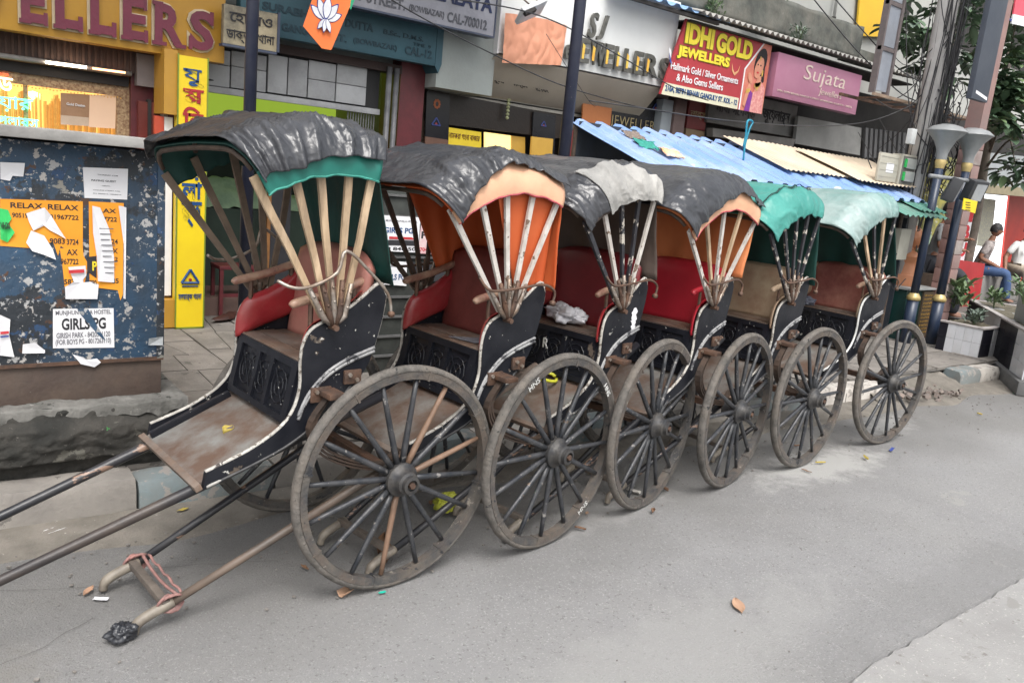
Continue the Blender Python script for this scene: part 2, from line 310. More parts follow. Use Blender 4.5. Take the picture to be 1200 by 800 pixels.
def rickshaw(i, sx, sy, wheel_az, body_az, o):
    """sx, sy: foot of the visible (right-hand) wheel; o: options"""
    az = R_(body_az); org = Vector((sx, sy, 0))+Vector((-sin(az), cos(az), 0))*.40
    t = thing('hand_pulled_rickshaw', o['label'], 'rickshaw', org, az, 'hand-pulled rickshaws parked nose to tail')
    for sgn in (-1, 1):
        w = wheel(t, .40*sgn, R_(wheel_az-body_az), sgn, o.get('bare', ()) if sgn < 0 else (), random.uniform(0, .39), 0)
    obj('axle', MB().tube([(0,-.36,WR),(0,.36,WR)], .017, 10).box((-.02,-.27,WR-.02),(.02,.27,WR+.015)), rust, t)
    # body sides
    for sgn in (-1, 1):
        y0 = HW*sgn-.011; pn = obj('side_panel', side(PSM, y0, y0+.022), black_paint, t, smooth='sharp')
        if sgn < 0 and o.get('patch'): pn['label'] = 'black side panel with a large patch of bare white paint'
        yo = HW*sgn
        top = [Vector((a, yo, b)) for a, b in PSM[:46]]
        obj('edge_trim', MB().tube([Vector((p.x, yo, p.z)) for p in smoothline([(a, yo, b) for a, b in PANEL[1:15]]+[(-.072,yo,.94),(-.10,yo,.865)], 4)], .0075, 6), o.get('edge', white_edge), pn, smooth=True)
        yy = HW*sgn+.012*sgn
        arc = smoothline([(-.37,yy,.70),(-.335,yy,.775),(-.27,yy,.845),(-.19,yy,.890),(-.075,yy,.928)], 6)
        mb = MB()
        for q in (0, 1): mb.tube([p+Vector((0,0,-.014*q)) for p in arc], .0068, 6)
        obj('moulding', mb, grey_mould, pn, smooth=True)
        obj('moulding', MB().tube([Vector((p.x, yy, p.z-.004)) for p in smoothline([(-.69,yy,.500),(-.527,yy,.552),(-.387,yy,.610),(-.25,yy,.705),(-.165,yy,.795)], 4)], .0055, 6), mat('mostly_black_moulding', (.02,.02,.024), (.05,.05,.05), 18, .5, bump=.3, chips=((.34,.33,.31),12,.60)), pn, smooth=True)
        # bracket with bolts and leaf spring down to the axle
        br = obj('spring_bracket', MB().box((-.33,min(yy,yy+.012*sgn),.745),(-.25,max(yy,yy+.012*sgn),.800)).box((-.20,min(yy,yy+.012*sgn),.800),(-.13,max(yy,yy+.012*sgn),.852)).box((-.30,min(yy,yy+.09*sgn),.772),(-.235,max(yy,yy+.09*sgn),.792)), rust, t, bevel=.003)
        for bx, bz in ((-.31,.785),(-.275,.76),(-.18,.835),(-.15,.815)): obj('bolt', MB().tube([(bx,yy+.010*sgn,bz),(bx,yy+.021*sgn,bz)], .008, 6), steel, br)
        ys = HW*sgn+.045*sgn; mb = MB()
        for q in range(3):
            sp = smoothline([(-.27,ys,.775),(-.345+.009*q,ys,.66+.006*q),(-.27+.009*q,ys,.54+.009*q),(-.05,ys,.462+.009*q),(.12-.04*q,ys,.51+.009*q)], 5)
            for a, b in zip(sp, sp[1:]):
                dd = (b-a); n = Vector((-dd.z, 0, dd.x)).normalized()*.004
                mb.add([a+n-Vector((0,.016,0)),a+n+Vector((0,.016,0)),b+n+Vector((0,.016,0)),b+n-Vector((0,.016,0)),a-n-Vector((0,.016,0)),a-n+Vector((0,.016,0)),b-n+Vector((0,.016,0)),b-n-Vector((0,.016,0))],[(0,1,2,3),(4,7,6,5),(0,4,5,1),(2,6,7,3),(1,5,6,2),(0,3,7,4)])
        obj('leaf_spring', mb, mat('dark_greasy_spring', (.055,.042,.035), (.09,.06,.045), 16, .6, metal=.3, bump=.3), t)
    # floor, seat box
    def slab(a, b, th, w, nm, m, lift=0, parent=t, bev=.003):
        (xa, za), (xb, zb) = a, b; d = Vector((xb-xa, 0, zb-za)); n = Vector((-d.z, 0, d.x)).normalized()*th
        vs = []
        for yv in (-w, w):
            for px, pz in ((xa, za), (xb, zb)): vs += [Vector((px, yv, pz)), Vector((px, yv, pz))+n]
        return obj(nm, MB().add(vs, [(0,1,3,2),(4,6,7,5),(0,2,6,4),(1,5,7,3),(0,4,5,1),(2,3,7,6)]), m, parent, bevel=bev)
    fb = slab((-.712,.484),(-.375,.632), .018, HW-.013, 'footboard', o.get('board', board_mat))
    slab((-.722,.480),(-.700,.490), .022, HW+.012, 'nosing', wood_brown, parent=fb)
    slab((-.70,.503),(-.40,.634), .030, .010, 'batten', black_paint, parent=fb).location = (0, HW-.055, 0)
    slab((-.385,.645),(-.10,.765), .016, HW-.014, 'underfloor', wood_dark)
    sr = slab((-.395,.655),(-.345,.888), -.018, HW-.013, 'seat_riser', black_paint)
    mb = MB()
    def on_r(u, w, e):                       # u across, w up the riser 0..1, e proud
        return Vector((-.395+.05*w-e-.0*w, u, .655+.233*w))
    for (ua, ub, wa, wb) in ((-.25,.25,.86,.98),(-.25,.25,.02,.12),(-.25,-.21,.12,.86),(.21,.25,.12,.86),(-.07,-.045,.12,.86),(.045,.07,.12,.86)):
        c = [on_r(ua,wa,0),on_r(ub,wa,0),on_r(ub,wb,0),on_r(ua,wb,0)]; c2 = [x+Vector((-.012,0,.002)) for x in c]
        mb.add(c+c2, [(4,5,6,7),(0,1,5,4),(1,2,6,5),(2,3,7,6),(3,0,4,7)])
    obj('riser_moulding', mb, black_paint, sr)
    mb = MB()
    for uc in (-.14,.0,.14):
        for e in (.028,.05):
            pts = [on_r(uc+e*1.1*cos(a), .5+.26*(e/.05)*sin(a), .006) for a in [k*pi/6 for k in range(13)]]; mb.tube(pts, .0025, 4, caps=False)
        mb.tube([on_r(uc-.05,.25,.006), on_r(uc+.05,.75,.006)], .0025, 4); mb.tube([on_r(uc+.05,.25,.006), on_r(uc-.05,.75,.006)], .0025, 4)
    obj('carving', mb, black_paint, sr)
    for q in range(4):                       # seat planks
        xa = -.352+q*.072; obj('seat_plank', MB().box((xa,-HW+.013,.872),(xa+.069,HW-.013,.888+random.uniform(-.003,.003))), o.get('seatwood', wood_brown), t, bevel=.002)
    if o.get('seat_pad'):
        def fn(a, b):
            u = -.33+.25*a; w = (b-.5)*2*(HW-.02); e = min(a, 1-a, b, 1-b)*8; return Vector((u, w, .89+.045*min(1, e)**.5+.004*noise.noise(Vector((u*9,w*9,i)))))
        obj('seat_cushion', MB().grid(fn, 14, 20), o['seat_pad'], t, smooth=True)
    # backrest
    bz = o.get('backtop', 1.245)
    def fnb(a, b):
        w = (b-.5)*2*(HW-.012); z = .88+(bz-.88)*a*(1-.10*abs(2*b-1)**4); e = min(1-a, b, 1-b)*7
        return Vector((-.075+.04*a-.035*min(1, e)**.5-.04*(abs(2*b-1)**3), w, z))
    obj('backrest', MB().grid(fnb, 14, 20), o['back'], t, smooth=True, solid=.035)
    # side upholstery and armrest rolls
    pad = [(-.372,.868),(-.372,.93),(-.358,.985),(-.325,1.028),(-.24,1.062),(-.16,1.11),(-.09,1.155),(-.085,1.0),(-.14,.955),(-.25,.915)]
    for sgn in (-1, 1):
        cx = sum(p[0] for p in pad)/len(pad); cz = sum(p[1] for p in pad)/len(pad)
        rg = smoothline([(a, 0, b) for a, b in pad+[pad[0]]], 3)[:-1]; n = len(rg); vs = []; fs = []
        for q, (sc_, dy) in enumerate(((1.0,.0125),(1.02,.018),(.93,.032),(.72,.042),(.35,.046)) if sgn > 0 or i in (2,3,4) else ((.90,.0125),(.90,.018),(.84,.030),(.64,.040),(.32,.044))):
            vs += [Vector((cx+(p.x-cx)*sc_, sgn*(HW-dy), cz+(p.z-cz)*sc_)) for p in rg]
        vs.append(Vector((cx, sgn*(HW-.047), cz)))
        for q in range(4): fs += [(q*n+k, q*n+(k+1) % n, (q+1)*n+(k+1) % n, (q+1)*n+k) for k in range(n)]
        fs += [(4*n+k, 4*n+(k+1) % n, 5*n) for k in range(n)]
        mb = MB(); mb.add(vs, fs); obj('side_cushion', mb, o['arm'], t, smooth=True)
        ar = obj('armrest', MB().tube(smoothline([(-.395,sgn*(HW-.03),1.085),(-.37,sgn*(HW-.03),1.098),(-.25,sgn*(HW-.03),1.125),(-.10,sgn*(HW-.03),1.175)], 3), [.010,.013,.015,.016,.016,.016,.016,.016,.016,.016], 10), o.get('roll', roll_mat), t, smooth=True)
        obj('armrest_post', MB().tube([(-.32,sgn*(HW-.025),1.0),(-.32,sgn*(HW-.028),1.10)], .009, 6), rust, ar); obj('armrest_post', MB().tube([(-.15,sgn*(HW-.025),1.07),(-.15,sgn*(HW-.028),1.15)], .009, 6), rust, ar)
    # hood bows
    H = Hood(*o['hood'], seed=i, **o.get('hoodk', {}))
    for sgn in (-1, 1):
        for q in range(5):
            k = q/4; v = .0 if sgn < 0 else 1.0
            A = H.p(k, v, -.012); fwd = (PV.x-A.x)
            A = A+(A-Vector((PV.x, A.y, PV.z))).normalized()*.06; A.y = sgn*(H.W-.008); A += Vector((random.uniform(-.014,.014), random.uniform(-.003,.003), random.uniform(-.004,.004)))
            B = Vector((PV.x-.042+.021*q, sgn*(HW+.018+.004*(q % 2)), PV.z+.05-.012*abs(q-2)))
            d = (A-B); tn = d.normalized(); wd = Vector((0, sgn, 0)).cross(tn).normalized(); nn = tn.cross(wd)
            mb = MB(); rings = []
            for e in range(9):
                f_ = e/8; P = B+d*f_+wd*.004*noise.noise(Vector((f_*3, q, i*3+sgn))); w2 = (.0100+.0038*f_)*(1 if i == 0 else .85)*(1+.1*noise.noise(Vector((f_*8,q,i)))); h2 = .0065
                rings += [P+wd*w2+nn*h2, P-wd*w2+nn*h2, P-wd*w2-nn*h2, P+wd*w2-nn*h2]
            fs = [(e*4+c, e*4+(c+1) % 4, e*4+4+(c+1) % 4, e*4+4+c) for e in range(8) for c in range(4)]+[(3,2,1,0),(32,33,34,35)]
            mb.add(rings, fs); ml = o['slat']; ml = ml[q % len(ml)] if isinstance(ml, list) else ml
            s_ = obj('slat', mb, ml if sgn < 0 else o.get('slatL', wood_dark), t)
            hp = MB(); Mid = B+d*.22
            hp.tube([Vector((PV.x+.006*(q-2), B.y+sgn*.010, PV.z-.012+.006*abs(q-2))), B+Vector((0,sgn*.010,0)), B+tn*.05+Vector((0,sgn*.012,0)), Mid+Vector((0,sgn*.012,0))], [.010,.012,.010,.009], 6)
            for e in (.06,.16): c_ = B+d*e+Vector((0,sgn*.018,0)); hp.tube([c_, c_+Vector((0,sgn*.006,0))], .005, 6)
            obj('hinge_strap', hp, rust if q % 2 else steel, s_, smooth=True)
        obj('pivot_bolt', MB().tube([(PV.x,sgn*HW,PV.z-.012),(PV.x,sgn*(HW+.055),PV.z-.012)], .011, 8), rust, t)
        rod = o.get('rod') or [(-.43,1.20),(-.405,1.155),(-.34,1.145),(-.22,1.155),(-.10,1.165),(-.03,1.135),(-.035,1.085)]
        yy = sgn*(HW+.055); rr = obj('latch_rod', MB().tube(smoothline([(rod[0][0], yy-sgn*.03, rod[0][1])]+[(a, yy, b) for a, b in rod[1:-1]]+[(rod[-1][0], yy, rod[-1][1])], 4), .0062, 6), rust if i else steel, t, smooth=True)
        obj('latch_knob', MB().lathe([(0,-.012),(.011,-.010),(.013,0),(.011,.010),(0,.012)], 8, Matrix.Translation((rod[-1][0], yy, rod[-1][1])) @ RX), rust, rr, smooth=True)
    mb = MB()
    for q in range(5):
        k = q/4; mb.tube([H.p(k, v_/20, -.012) for v_ in range(2, 19)], .009, 5)
    obj('hood_bow', mb, wood_dark, t, smooth=True)
    # hood cloth and what lies over it
    vb = .0
    hc = hood_sheet(H, 'hood_cloth', o['cloth'], t, 0, 1, o.get('v0', 0.0), 1.0, 0, o.get('camp', .004), 70, 110, 7, hem=.02)
    if o.get('valance'):
        fb_ = o['valv']
        va = hood_sheet(H, 'valance', o['valance'], hc, -.01, 1.01, -.0, lambda k: fb_(k)+.03, .0135, .002, 40, 20, 6, hem=.008)
        obj('valance_binding', MB().tube([H.p(-.01+1.02*a/30, 0, .0175)+Vector((0,0,.02*noise.noise(Vector(((-.01+1.02*a/30)*9, 0, i)))*.4)) for a in range(31)], .004, 5), mat('pink_binding',(.50,.10,.12),(.40,.07,.09),9) if i else mat('green_binding',(.05,.30,.24),None,9), va)
    for (nm, m, k0, k1, v0, v1, off, amp, lab) in o.get('tarps', []):
        a = hood_sheet(H, nm, m, hc, k0, k1, v0, v1, off, amp, 110, 170, 8, hem=.012, thick=.0025)
        if lab: a['label'] = lab
    # curtain at the back of the hood
    def curtain(a, b):
        w = (b-.5)*2*(H.W-.012); T = H.p(1.0, .5+(b-.5)*.80, -.018); bot = Vector((-.035+o.get('curt', 0), w, o.get('curtz', 1.16)))
        T.y = w; P = T.lerp(bot, a); P.x += .010*sin(b*23+i)*(a)+.01*noise.noise(Vector((w*6, a*3, i))); P.z -= .05*(abs(2*b-1)**6)*(1-a); return P
    bc = obj('back_curtain', MB().grid(curtain, 12, 40), o['curtain'], hc, smooth=True, solid=.003)
    # rear side flap hanging from the hood inside the last bow
    if o.get('flap'):
        k0_ = o['flap']
        def flap(a, b):
            k = k0_+(1-k0_)*b; T = H.p(k, .03, -.02); lo = Vector((-.20+.15*b, -HW+.01, 1.13)); P = T.lerp(lo, a); P.y += .006*sin(b*14+a*3); return P
        for sgn in (1, -1):
            f2 = obj('side_flap', MB().grid(lambda a, b: Vector((flap(a, b).x, flap(a, b).y*sgn, flap(a, b).z)), 10, 16), o['curtain'], hc, smooth=True, solid=.003)
    # shafts
    L = o.get('len', 1.62); z1 = .03; 
    for sgn in (-1, 1):
        ysft = sgn*(HW-.035); yt = sgn*o.get('tip', .165)
        p0 = Vector((.10, ysft, .83)); 
        pa = Vector((-.62, ysft, .505)); sl_ = (pa.z-z1-.05)/(L-.10-.62); pb = Vector((-L+.10, yt, z1+.05)); p0 = pa+Vector((.62, 0, min(.50*.62, sl_*.62)))
        mm = o.get('shaft', (shaft_mat, shaft_mat))[0 if sgn < 0 else 1]
        pts = [p0, pa, pa.lerp(pb, .33), pa.lerp(pb, .66), pb]
        sh = obj('shaft', MB().tube(pts, [.020,.0195,.017,.0155,.0148], 10), mm, t, smooth=True)
        obj('shaft_tip', MB().tube(smoothline([pb+Vector((.02,0,.008)), pb+Vector((-.05,0,-.012)), pb+Vector((-.095,-.0*sgn,-.035)), pb+Vector((-.105,0,-.068))], 4), [.0185]*9+[.016,.015,.015,.014][:4], 10), o.get('tipm', mat('worn_shaft_tip', (.24,.21,.17), (.13,.11,.09), 14, .5, bump=.2)), sh, smooth=True)
    yt = o.get('tip', .165); cb = obj('crossbar', MB().box((-L+.08,-yt-.01,z1+.048),(-L+.108,yt+.01,z1+.074)), mat('grey_brown_crossbar', (.15,.125,.105), (.09,.075,.065), 12, .7, bump=.4), t, bevel=.004)
    if o.get('rope'):
        mb = MB()
        for sgn in (-1, 1):
            pts = [Vector((-L+.09+.028*cos(a)+.05*a/30, sgn*(yt+.004)+.010*sin(a*2.1), z1+.06+.030*sin(a))) for a in [q*.55 for q in range(46)]]; mb.tube(pts, .0055, 5)
        mb.tube([Vector((-L+.13, yt*(1-2*q/12), z1+.085-.02*sin(q/12*pi))) for q in range(13)], .006, 5)
        mb.tube([Vector((-L+.15, yt*(1-2*q/12), z1+.080+.006*sin(q*1.9))) for q in range(13)], .005, 5)
        obj('rope_lashing', mb, mat('faded_pink_rope', (.34,.17,.15), (.22,.13,.12), 30, .8), cb, smooth=True)
    return t, H
# ---------------------------------------------------------------- the six rickshaws, front one first
def margin(a, b, bulge=0.0): return lambda k: a+(b-a)*k+bulge*math.sin(pi*max(0, min(1, k)))
def ragged(f, amp, fr, sd): return lambda k: f(k)+amp*noise.noise(Vector((k*fr, sd, 0)))
RK = []
RK.append(rickshaw(0, 1.507, 2.494, 3.8, 3.8, dict(
    label='rickshaw nearest the camera, black sheet over a green hood, bare pale wooden slats, empty footboard',
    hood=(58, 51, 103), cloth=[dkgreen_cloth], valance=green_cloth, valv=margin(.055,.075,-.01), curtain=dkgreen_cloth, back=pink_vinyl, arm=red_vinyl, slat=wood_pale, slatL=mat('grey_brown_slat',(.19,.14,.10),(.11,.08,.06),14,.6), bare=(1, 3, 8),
    rod=[(-.473,1.185),(-.43,1.165),(-.36,1.17),(-.27,1.215),(-.24,1.290),(-.15,1.225),(-.06,1.135),(-.04,1.06)], len=1.95, tip=.17,
    tarps=[('plastic_sheet', tarp_black, -.015, 1.01, ragged(margin(.055,.075,-.01), .02, 5, 1), .88, .021, .019, None)], back_top=1.25,
    shaft=(mat('brown_black_shaft',(.075,.056,.045),(.017,.017,.021),4,.45,bump=.2,stretch=(.4,1,1),lo=.42,hi=.58), shaft_mat))))
RK.append(rickshaw(1, 2.273, 2.4916, 10.5, 5.0, dict(
    label='second rickshaw from the front, black sheet with a broad peach flap over an orange hood',
    hood=(49, 46, 113), hoodk=dict(rb=.50, rt=(.635,.605)), cloth=[orange_cloth], curtain=orange_cloth, back=mat('scuffed_red_brown_vinyl',(.26,.07,.06),(.16,.04,.035),5,.4), arm=red_vinyl, slat=[wood_white], flap=.42, curtz=1.13,
    valance=peach_cloth, valv=margin(.03,.11,.05), len=1.66, rope=True,
    tarps=[('plastic_sheet', tarp_black, -.02, 1.015, ragged(margin(.012,.085,.06), .012, 9, 2), .93, .021, .017, None)],
    shaft=(mat('bare_brown_shaft',(.15,.11,.085),(.075,.06,.05),8,.5,bump=.2,stretch=(.3,1,1)), shaft_mat))))
RK.append(rickshaw(2, 3.030, 2.6036, 15.6, 9.5, dict(
    label='third rickshaw, torn black sheet patched with dirty white canvas, plastic bag on its seat',
    hood=(45, 45, 103), hoodk=dict(rb=.515, rt=(.665,.635)), cloth=[brown_cloth], curtain=brown_cloth, back=maroon_vinyl, arm=red_vinyl, slat=[wood_blackchip, wood_white, wood_blackchip], len=1.56, patch=True,
    tarps=[('plastic_sheet', tarp_black, -.02, 1.01, ragged(margin(.01,.09), .02, 6, 3), .92, .010, .013, None),
           ('canvas_patch', greywhite, .24, 1.02, .0, ragged(margin(.30,.12), .03, 7, 4), .022, .009, 'dirty white canvas patch on the near side of the hood')])))
RK.append(rickshaw(3, 3.7086, 2.6059, 13.0, 9.5, dict(
    label='fourth rickshaw, black sheet over a faded orange hood with peach hem and bright red backrest',
    hood=(44, 44, 120), hoodk=dict(rb=.50, rt=(.675,.625)), cloth=[orange2_cloth], curtain=orange2_cloth, back=mat('bright_red_vinyl',(.45,.022,.04),(.36,.018,.03),4,.35,bump=.1,bscale=10), arm=mat('bright_red_vinyl',(.45,.022,.04)), slat=[wood_white, wood_pale], roll=mat('bright_red_vinyl',(.45,.022,.04)), len=1.56, backtop=1.20, curtz=1.17,
    valance=peach_cloth, valv=margin(.03,.07,.03),
    tarps=[('plastic_sheet', tarp_black, -.015, 1.015, ragged(margin(.03,.10,.0), .02, 7, 5), .93, .021, .016, None)])))
RK.append(rickshaw(4, 4.443, 2.615, 5.7, 5.7, dict(
    label='fifth rickshaw, bright teal tarpaulin hood and chipped black slats',
    hood=(44, 44, 103), hoodk=dict(rb=.50, rt=(.66,.625)), cloth=[teal_cloth], camp=.010, curtain=dkgreen_cloth, back=beige_vinyl, arm=beige_vinyl, roll=beige_vinyl, slat=wood_blackchip, len=1.56, curtz=1.12, backtop=1.18,
    tarps=[('seam_cord', dkgreen_cloth, -.01, 1.01, .215, .222, .012, .010, None)])))
RK.append(rickshaw(5, 5.486, 2.654, -1.7, 0.5, dict(
    label='rearmost rickshaw, faded grey teal tarpaulin hood, stained pink backrest, wheels clear of the others',
    hood=(38, 40, 92), hoodk=dict(rb=.53, rt=(.70,.65)), cloth=[paleteal_cloth], camp=.012, curtain=dkgreen_cloth, back=mat('stained_pink_vinyl',(.42,.20,.15),(.30,.10,.08),5,.45,dirt=((.16,.035,.03),.8)), arm=beige_vinyl, slat=[wood_blackchip, wood_pale], edge=mat('white_edge_bright',(.68,.68,.66),(.5,.5,.48),20,.5), len=1.56, curtz=1.12, backtop=1.18)))
# light marks on the third rickshaw's near panel, chalk letters on the second one's wheel
r3 = RK[2][0]; pn = [c for c in r3.children if c.name.startswith('side_panel')][0]
mb = MB()
for k in range(5):
    cx, cz, rr_ = -.13+.03*noise.noise(Vector((k,1,1))), 1.0-.025*k, .035-.004*k
    mb.prism([(cx+rr_*(.7+.6*noise.noise(Vector((a,k,5))))*cos(a), cz+rr_*.7*(.8+.5*noise.noise(Vector((a,k,9))))*sin(a)) for a in [q*pi/5 for q in range(10)]], -.0015-.0003*k, Matrix.Translation((0,-HW-.0115,0)) @ Matrix(((1,0,0,0),(0,0,1,0),(0,1,0,0),(0,0,0,1))))
obj('bare_patch', mb, paper_white, pn)
chalk = mat('chalk_white', (.7,.7,.68), (.5,.5,.48), 30, .9)
sr = [c for c in r3.children if c.name.startswith('seat_riser')][0]
text('R', -.02, .012, .78, .83, 0, chalk, sr, rot=Matrix.Translation((-.402, .02, .0)) @ Matrix.Rotation(R_(-90), 4, 'Z'))
w2 = [c for c in RK[1][0].children if c.name.startswith('wheel')][0]
for wd, a in (('HNS', 2.2), ('HNS', .72), ('SNH', -.85)):
    text(wd, -.035, .035, -.012, .012, 0, chalk, w2, ext=.0008, rot=Matrix.Translation(((WR-.042)*cos(a), -.0225, (WR-.042)*sin(a))) @ Matrix.Rotation(pi/2-a, 4, 'Y'))

# ---------------------------------------------------------------- ground
def KY(x): return 3.56-.033*(x-.3)
asphalt = mat('dusty_worn_asphalt', (.262,.260,.262), (.215,.212,.212), 1.1, .9, bump=.9, bscale=150, chips=[((.285,.28,.27),1.7,.66),((.12,.12,.12),3.1,.74),((.175,.172,.17),60,.60),((.34,.335,.33),110,.59),((.36,.345,.325),95,.64),((.11,.105,.10),14,.69)], dirt=((.285,.28,.272),.5))
conc = mat('pale_road_concrete', (.30,.296,.29), (.245,.24,.236), 2.5, .9, bump=.7, bscale=120, chips=[((.20,.19,.18),24,.63),((.40,.39,.37),80,.61),((.24,.235,.225),4,.60)])
pave_mat = mat('dusty_paving', (.25,.23,.205), (.18,.165,.148), 3, .9, bump=.3, bscale=60, dirt=((.13,.12,.108),.6))
def tone_by_y(m, y0, y1, col, amt):
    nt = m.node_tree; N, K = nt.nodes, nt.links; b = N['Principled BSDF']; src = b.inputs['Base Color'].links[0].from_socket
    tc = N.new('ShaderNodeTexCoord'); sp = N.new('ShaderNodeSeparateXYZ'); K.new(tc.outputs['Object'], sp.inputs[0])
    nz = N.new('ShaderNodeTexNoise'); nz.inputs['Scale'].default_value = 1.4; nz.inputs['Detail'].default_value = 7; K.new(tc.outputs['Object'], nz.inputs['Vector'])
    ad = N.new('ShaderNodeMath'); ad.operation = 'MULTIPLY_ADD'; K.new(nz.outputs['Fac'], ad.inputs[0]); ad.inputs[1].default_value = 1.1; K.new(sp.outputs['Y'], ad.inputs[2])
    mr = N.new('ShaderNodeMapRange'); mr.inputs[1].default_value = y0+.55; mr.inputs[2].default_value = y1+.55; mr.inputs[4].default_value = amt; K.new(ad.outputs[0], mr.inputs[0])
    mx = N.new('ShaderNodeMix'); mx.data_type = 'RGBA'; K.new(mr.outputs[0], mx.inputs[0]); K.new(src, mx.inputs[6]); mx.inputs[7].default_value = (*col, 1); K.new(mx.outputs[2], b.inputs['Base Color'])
tone_by_y(asphalt, 2.05, 2.9, (.125,.12,.112), .62)  # asphalt turns darker towards the kerb, with a noisy edge
def stain(m, spots):                            # spilled dust and worn patches lying at fixed places on the road
    nt = m.node_tree; N, K = nt.nodes, nt.links; b = N['Principled BSDF']
    for (px, py, ax, ay, rot, col, amt) in spots:
        src = b.inputs['Base Color'].links[0].from_socket; tc = N.new('ShaderNodeTexCoord'); mp = N.new('ShaderNodeMapping'); mp.vector_type = 'TEXTURE'
        mp.inputs['Location'].default_value = (px, py, 0); mp.inputs['Rotation'].default_value = (0, 0, rot); mp.inputs['Scale'].default_value = (ax, ay, 1); K.new(tc.outputs['Object'], mp.inputs[0])
        ln = N.new('ShaderNodeVectorMath'); ln.operation = 'LENGTH'; K.new(mp.outputs[0], ln.inputs[0])
        nz = N.new('ShaderNodeTexNoise'); nz.inputs['Scale'].default_value = 5.5; nz.inputs['Detail'].default_value = 10; nz.inputs['Roughness'].default_value = .72; K.new(tc.outputs['Object'], nz.inputs['Vector'])
        ma = N.new('ShaderNodeMath'); ma.operation = 'MULTIPLY_ADD'; K.new(nz.outputs['Fac'], ma.inputs[0]); ma.inputs[1].default_value = 2.6; K.new(ln.outputs['Value'], ma.inputs[2])
        mr = N.new('ShaderNodeMapRange'); mr.inputs[1].default_value = 2.35; mr.inputs[2].default_value = 1.75; mr.inputs[3].default_value = 0; mr.inputs[4].default_value = amt; K.new(ma.outputs[0], mr.inputs[0])
        mx = N.new('ShaderNodeMix'); mx.data_type = 'RGBA'; K.new(mr.outputs[0], mx.inputs[0]); K.new(src, mx.inputs[6]); mx.inputs[7].default_value = (*col, 1); K.new(mx.outputs[2], b.inputs['Base Color'])
g1, g2, g3 = G(965,545), G(700,600), G(620,700)
stain(asphalt, [(g1.x,g1.y,.75,.24,.05,(.40,.395,.38),.75),(g1.x+1.4,g1.y+.3,.5,.16,.1,(.37,.365,.355),.5),(g2.x,g2.y,.5,.16,.05,(.35,.345,.335),.5),(2.2,1.6,1.1,.30,.03,(.31,.307,.30),.6),(3.6,1.35,1.3,.18,.02,(.20,.198,.197),.5),(4.6,.8,1.6,.25,.0,(.205,.203,.203),.5),(-.2,2.5,.6,.25,.1,(.20,.19,.175),.7)])
def fnr(a, b):
    x = -12+72*a**1.6; y = -14+(KY(x)+.35+14)*(1-(1-b)**2.2); return Vector((x, y, .006*noise.noise(Vector((x*.9, y*.9, 1)))*(1 if 0 < y < 3.2 else .3)))
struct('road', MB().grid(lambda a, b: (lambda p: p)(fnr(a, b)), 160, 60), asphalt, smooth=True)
struct('ground', MB().box((-150,-150,-.30),(250,250,-.25)), conc)
# thin concrete overlay at the lower right, broken edge
edge = []
for k in range(360):
    x = -1.0+k*.028; y = 1.20+.05*noise.noise(Vector((x*2.2, 3, 0)))+.02*noise.noise(Vector((x*9, 5, 0)))+.008*noise.noise(Vector((x*23, 7, 0))); edge.append((x, y))
mb = MB(); vs = []; fs = []
for x, y in edge: vs += [Vector((x, y, .004)), Vector((x, y-.012, .020)), Vector((x, -3.0, .022))]
for k in range(len(edge)-1): fs += [(3*k, 3*k+3, 3*k+4, 3*k+1), (3*k+1, 3*k+4, 3*k+5, 3*k+2)]
mb.add(vs, fs); struct('road_concrete_strip', mb, conc)
crackm = mat('dark_crack_dirt', (.07,.065,.06), (.05,.045,.04), 20, .95)
def crack(pts, z, w, parent=None, nm='road_crack'):
    mb = MB(); vs = []
    P = smoothline([(x, y, 0) for x, y in pts], 8)
    for k, p in enumerate(P):
        d = (P[min(k+1, len(P)-1)]-P[max(k-1, 0)]).normalized(); n = Vector((-d.y, d.x, 0)); ww = w*(.4+.9*abs(noise.noise(p*9)))
        q = p+n*.02*noise.noise(p*14); vs += [q+n*ww+Vector((0,0,z)), q-n*ww+Vector((0,0,z))]
    mb.add(vs, [(2*k, 2*k+1, 2*k+3, 2*k+2) for k in range(len(P)-1)]); return mb
mb = crack([(1.9,1.16),(1.95,.95),(2.3,.75),(2.9,.70)], .027, .0035); struct('road_crack', mb, crackm)
for pts in ([(.2,3.1),(.6,2.95),(.75,3.0),(1.2,2.85)], [(-.3,2.7),(.2,2.6),(.5,2.75)]):
    struct('road_crack', crack(pts, .0075, .0016), crackm)
# gutter dirt along the kerb
def gut(a, b):
    x = -1.5+13*a; w = .32+.14*noise.noise(Vector((x*1.7, 2, 0))); y = KY(x)-w*(1-b)-.0; return Vector((x, y, -.010+.026*b**.4+.012*max(0, noise.noise(Vector((x*6, y*6, 4))))*b))
struct('gutter_dirt', MB().grid(gut, 220, 8), mat('gutter_dirt', (.20,.18,.155), (.13,.118,.10), 7, .95, bump=.6, bscale=80, chips=((.34,.31,.28),40,.66)), smooth=True)
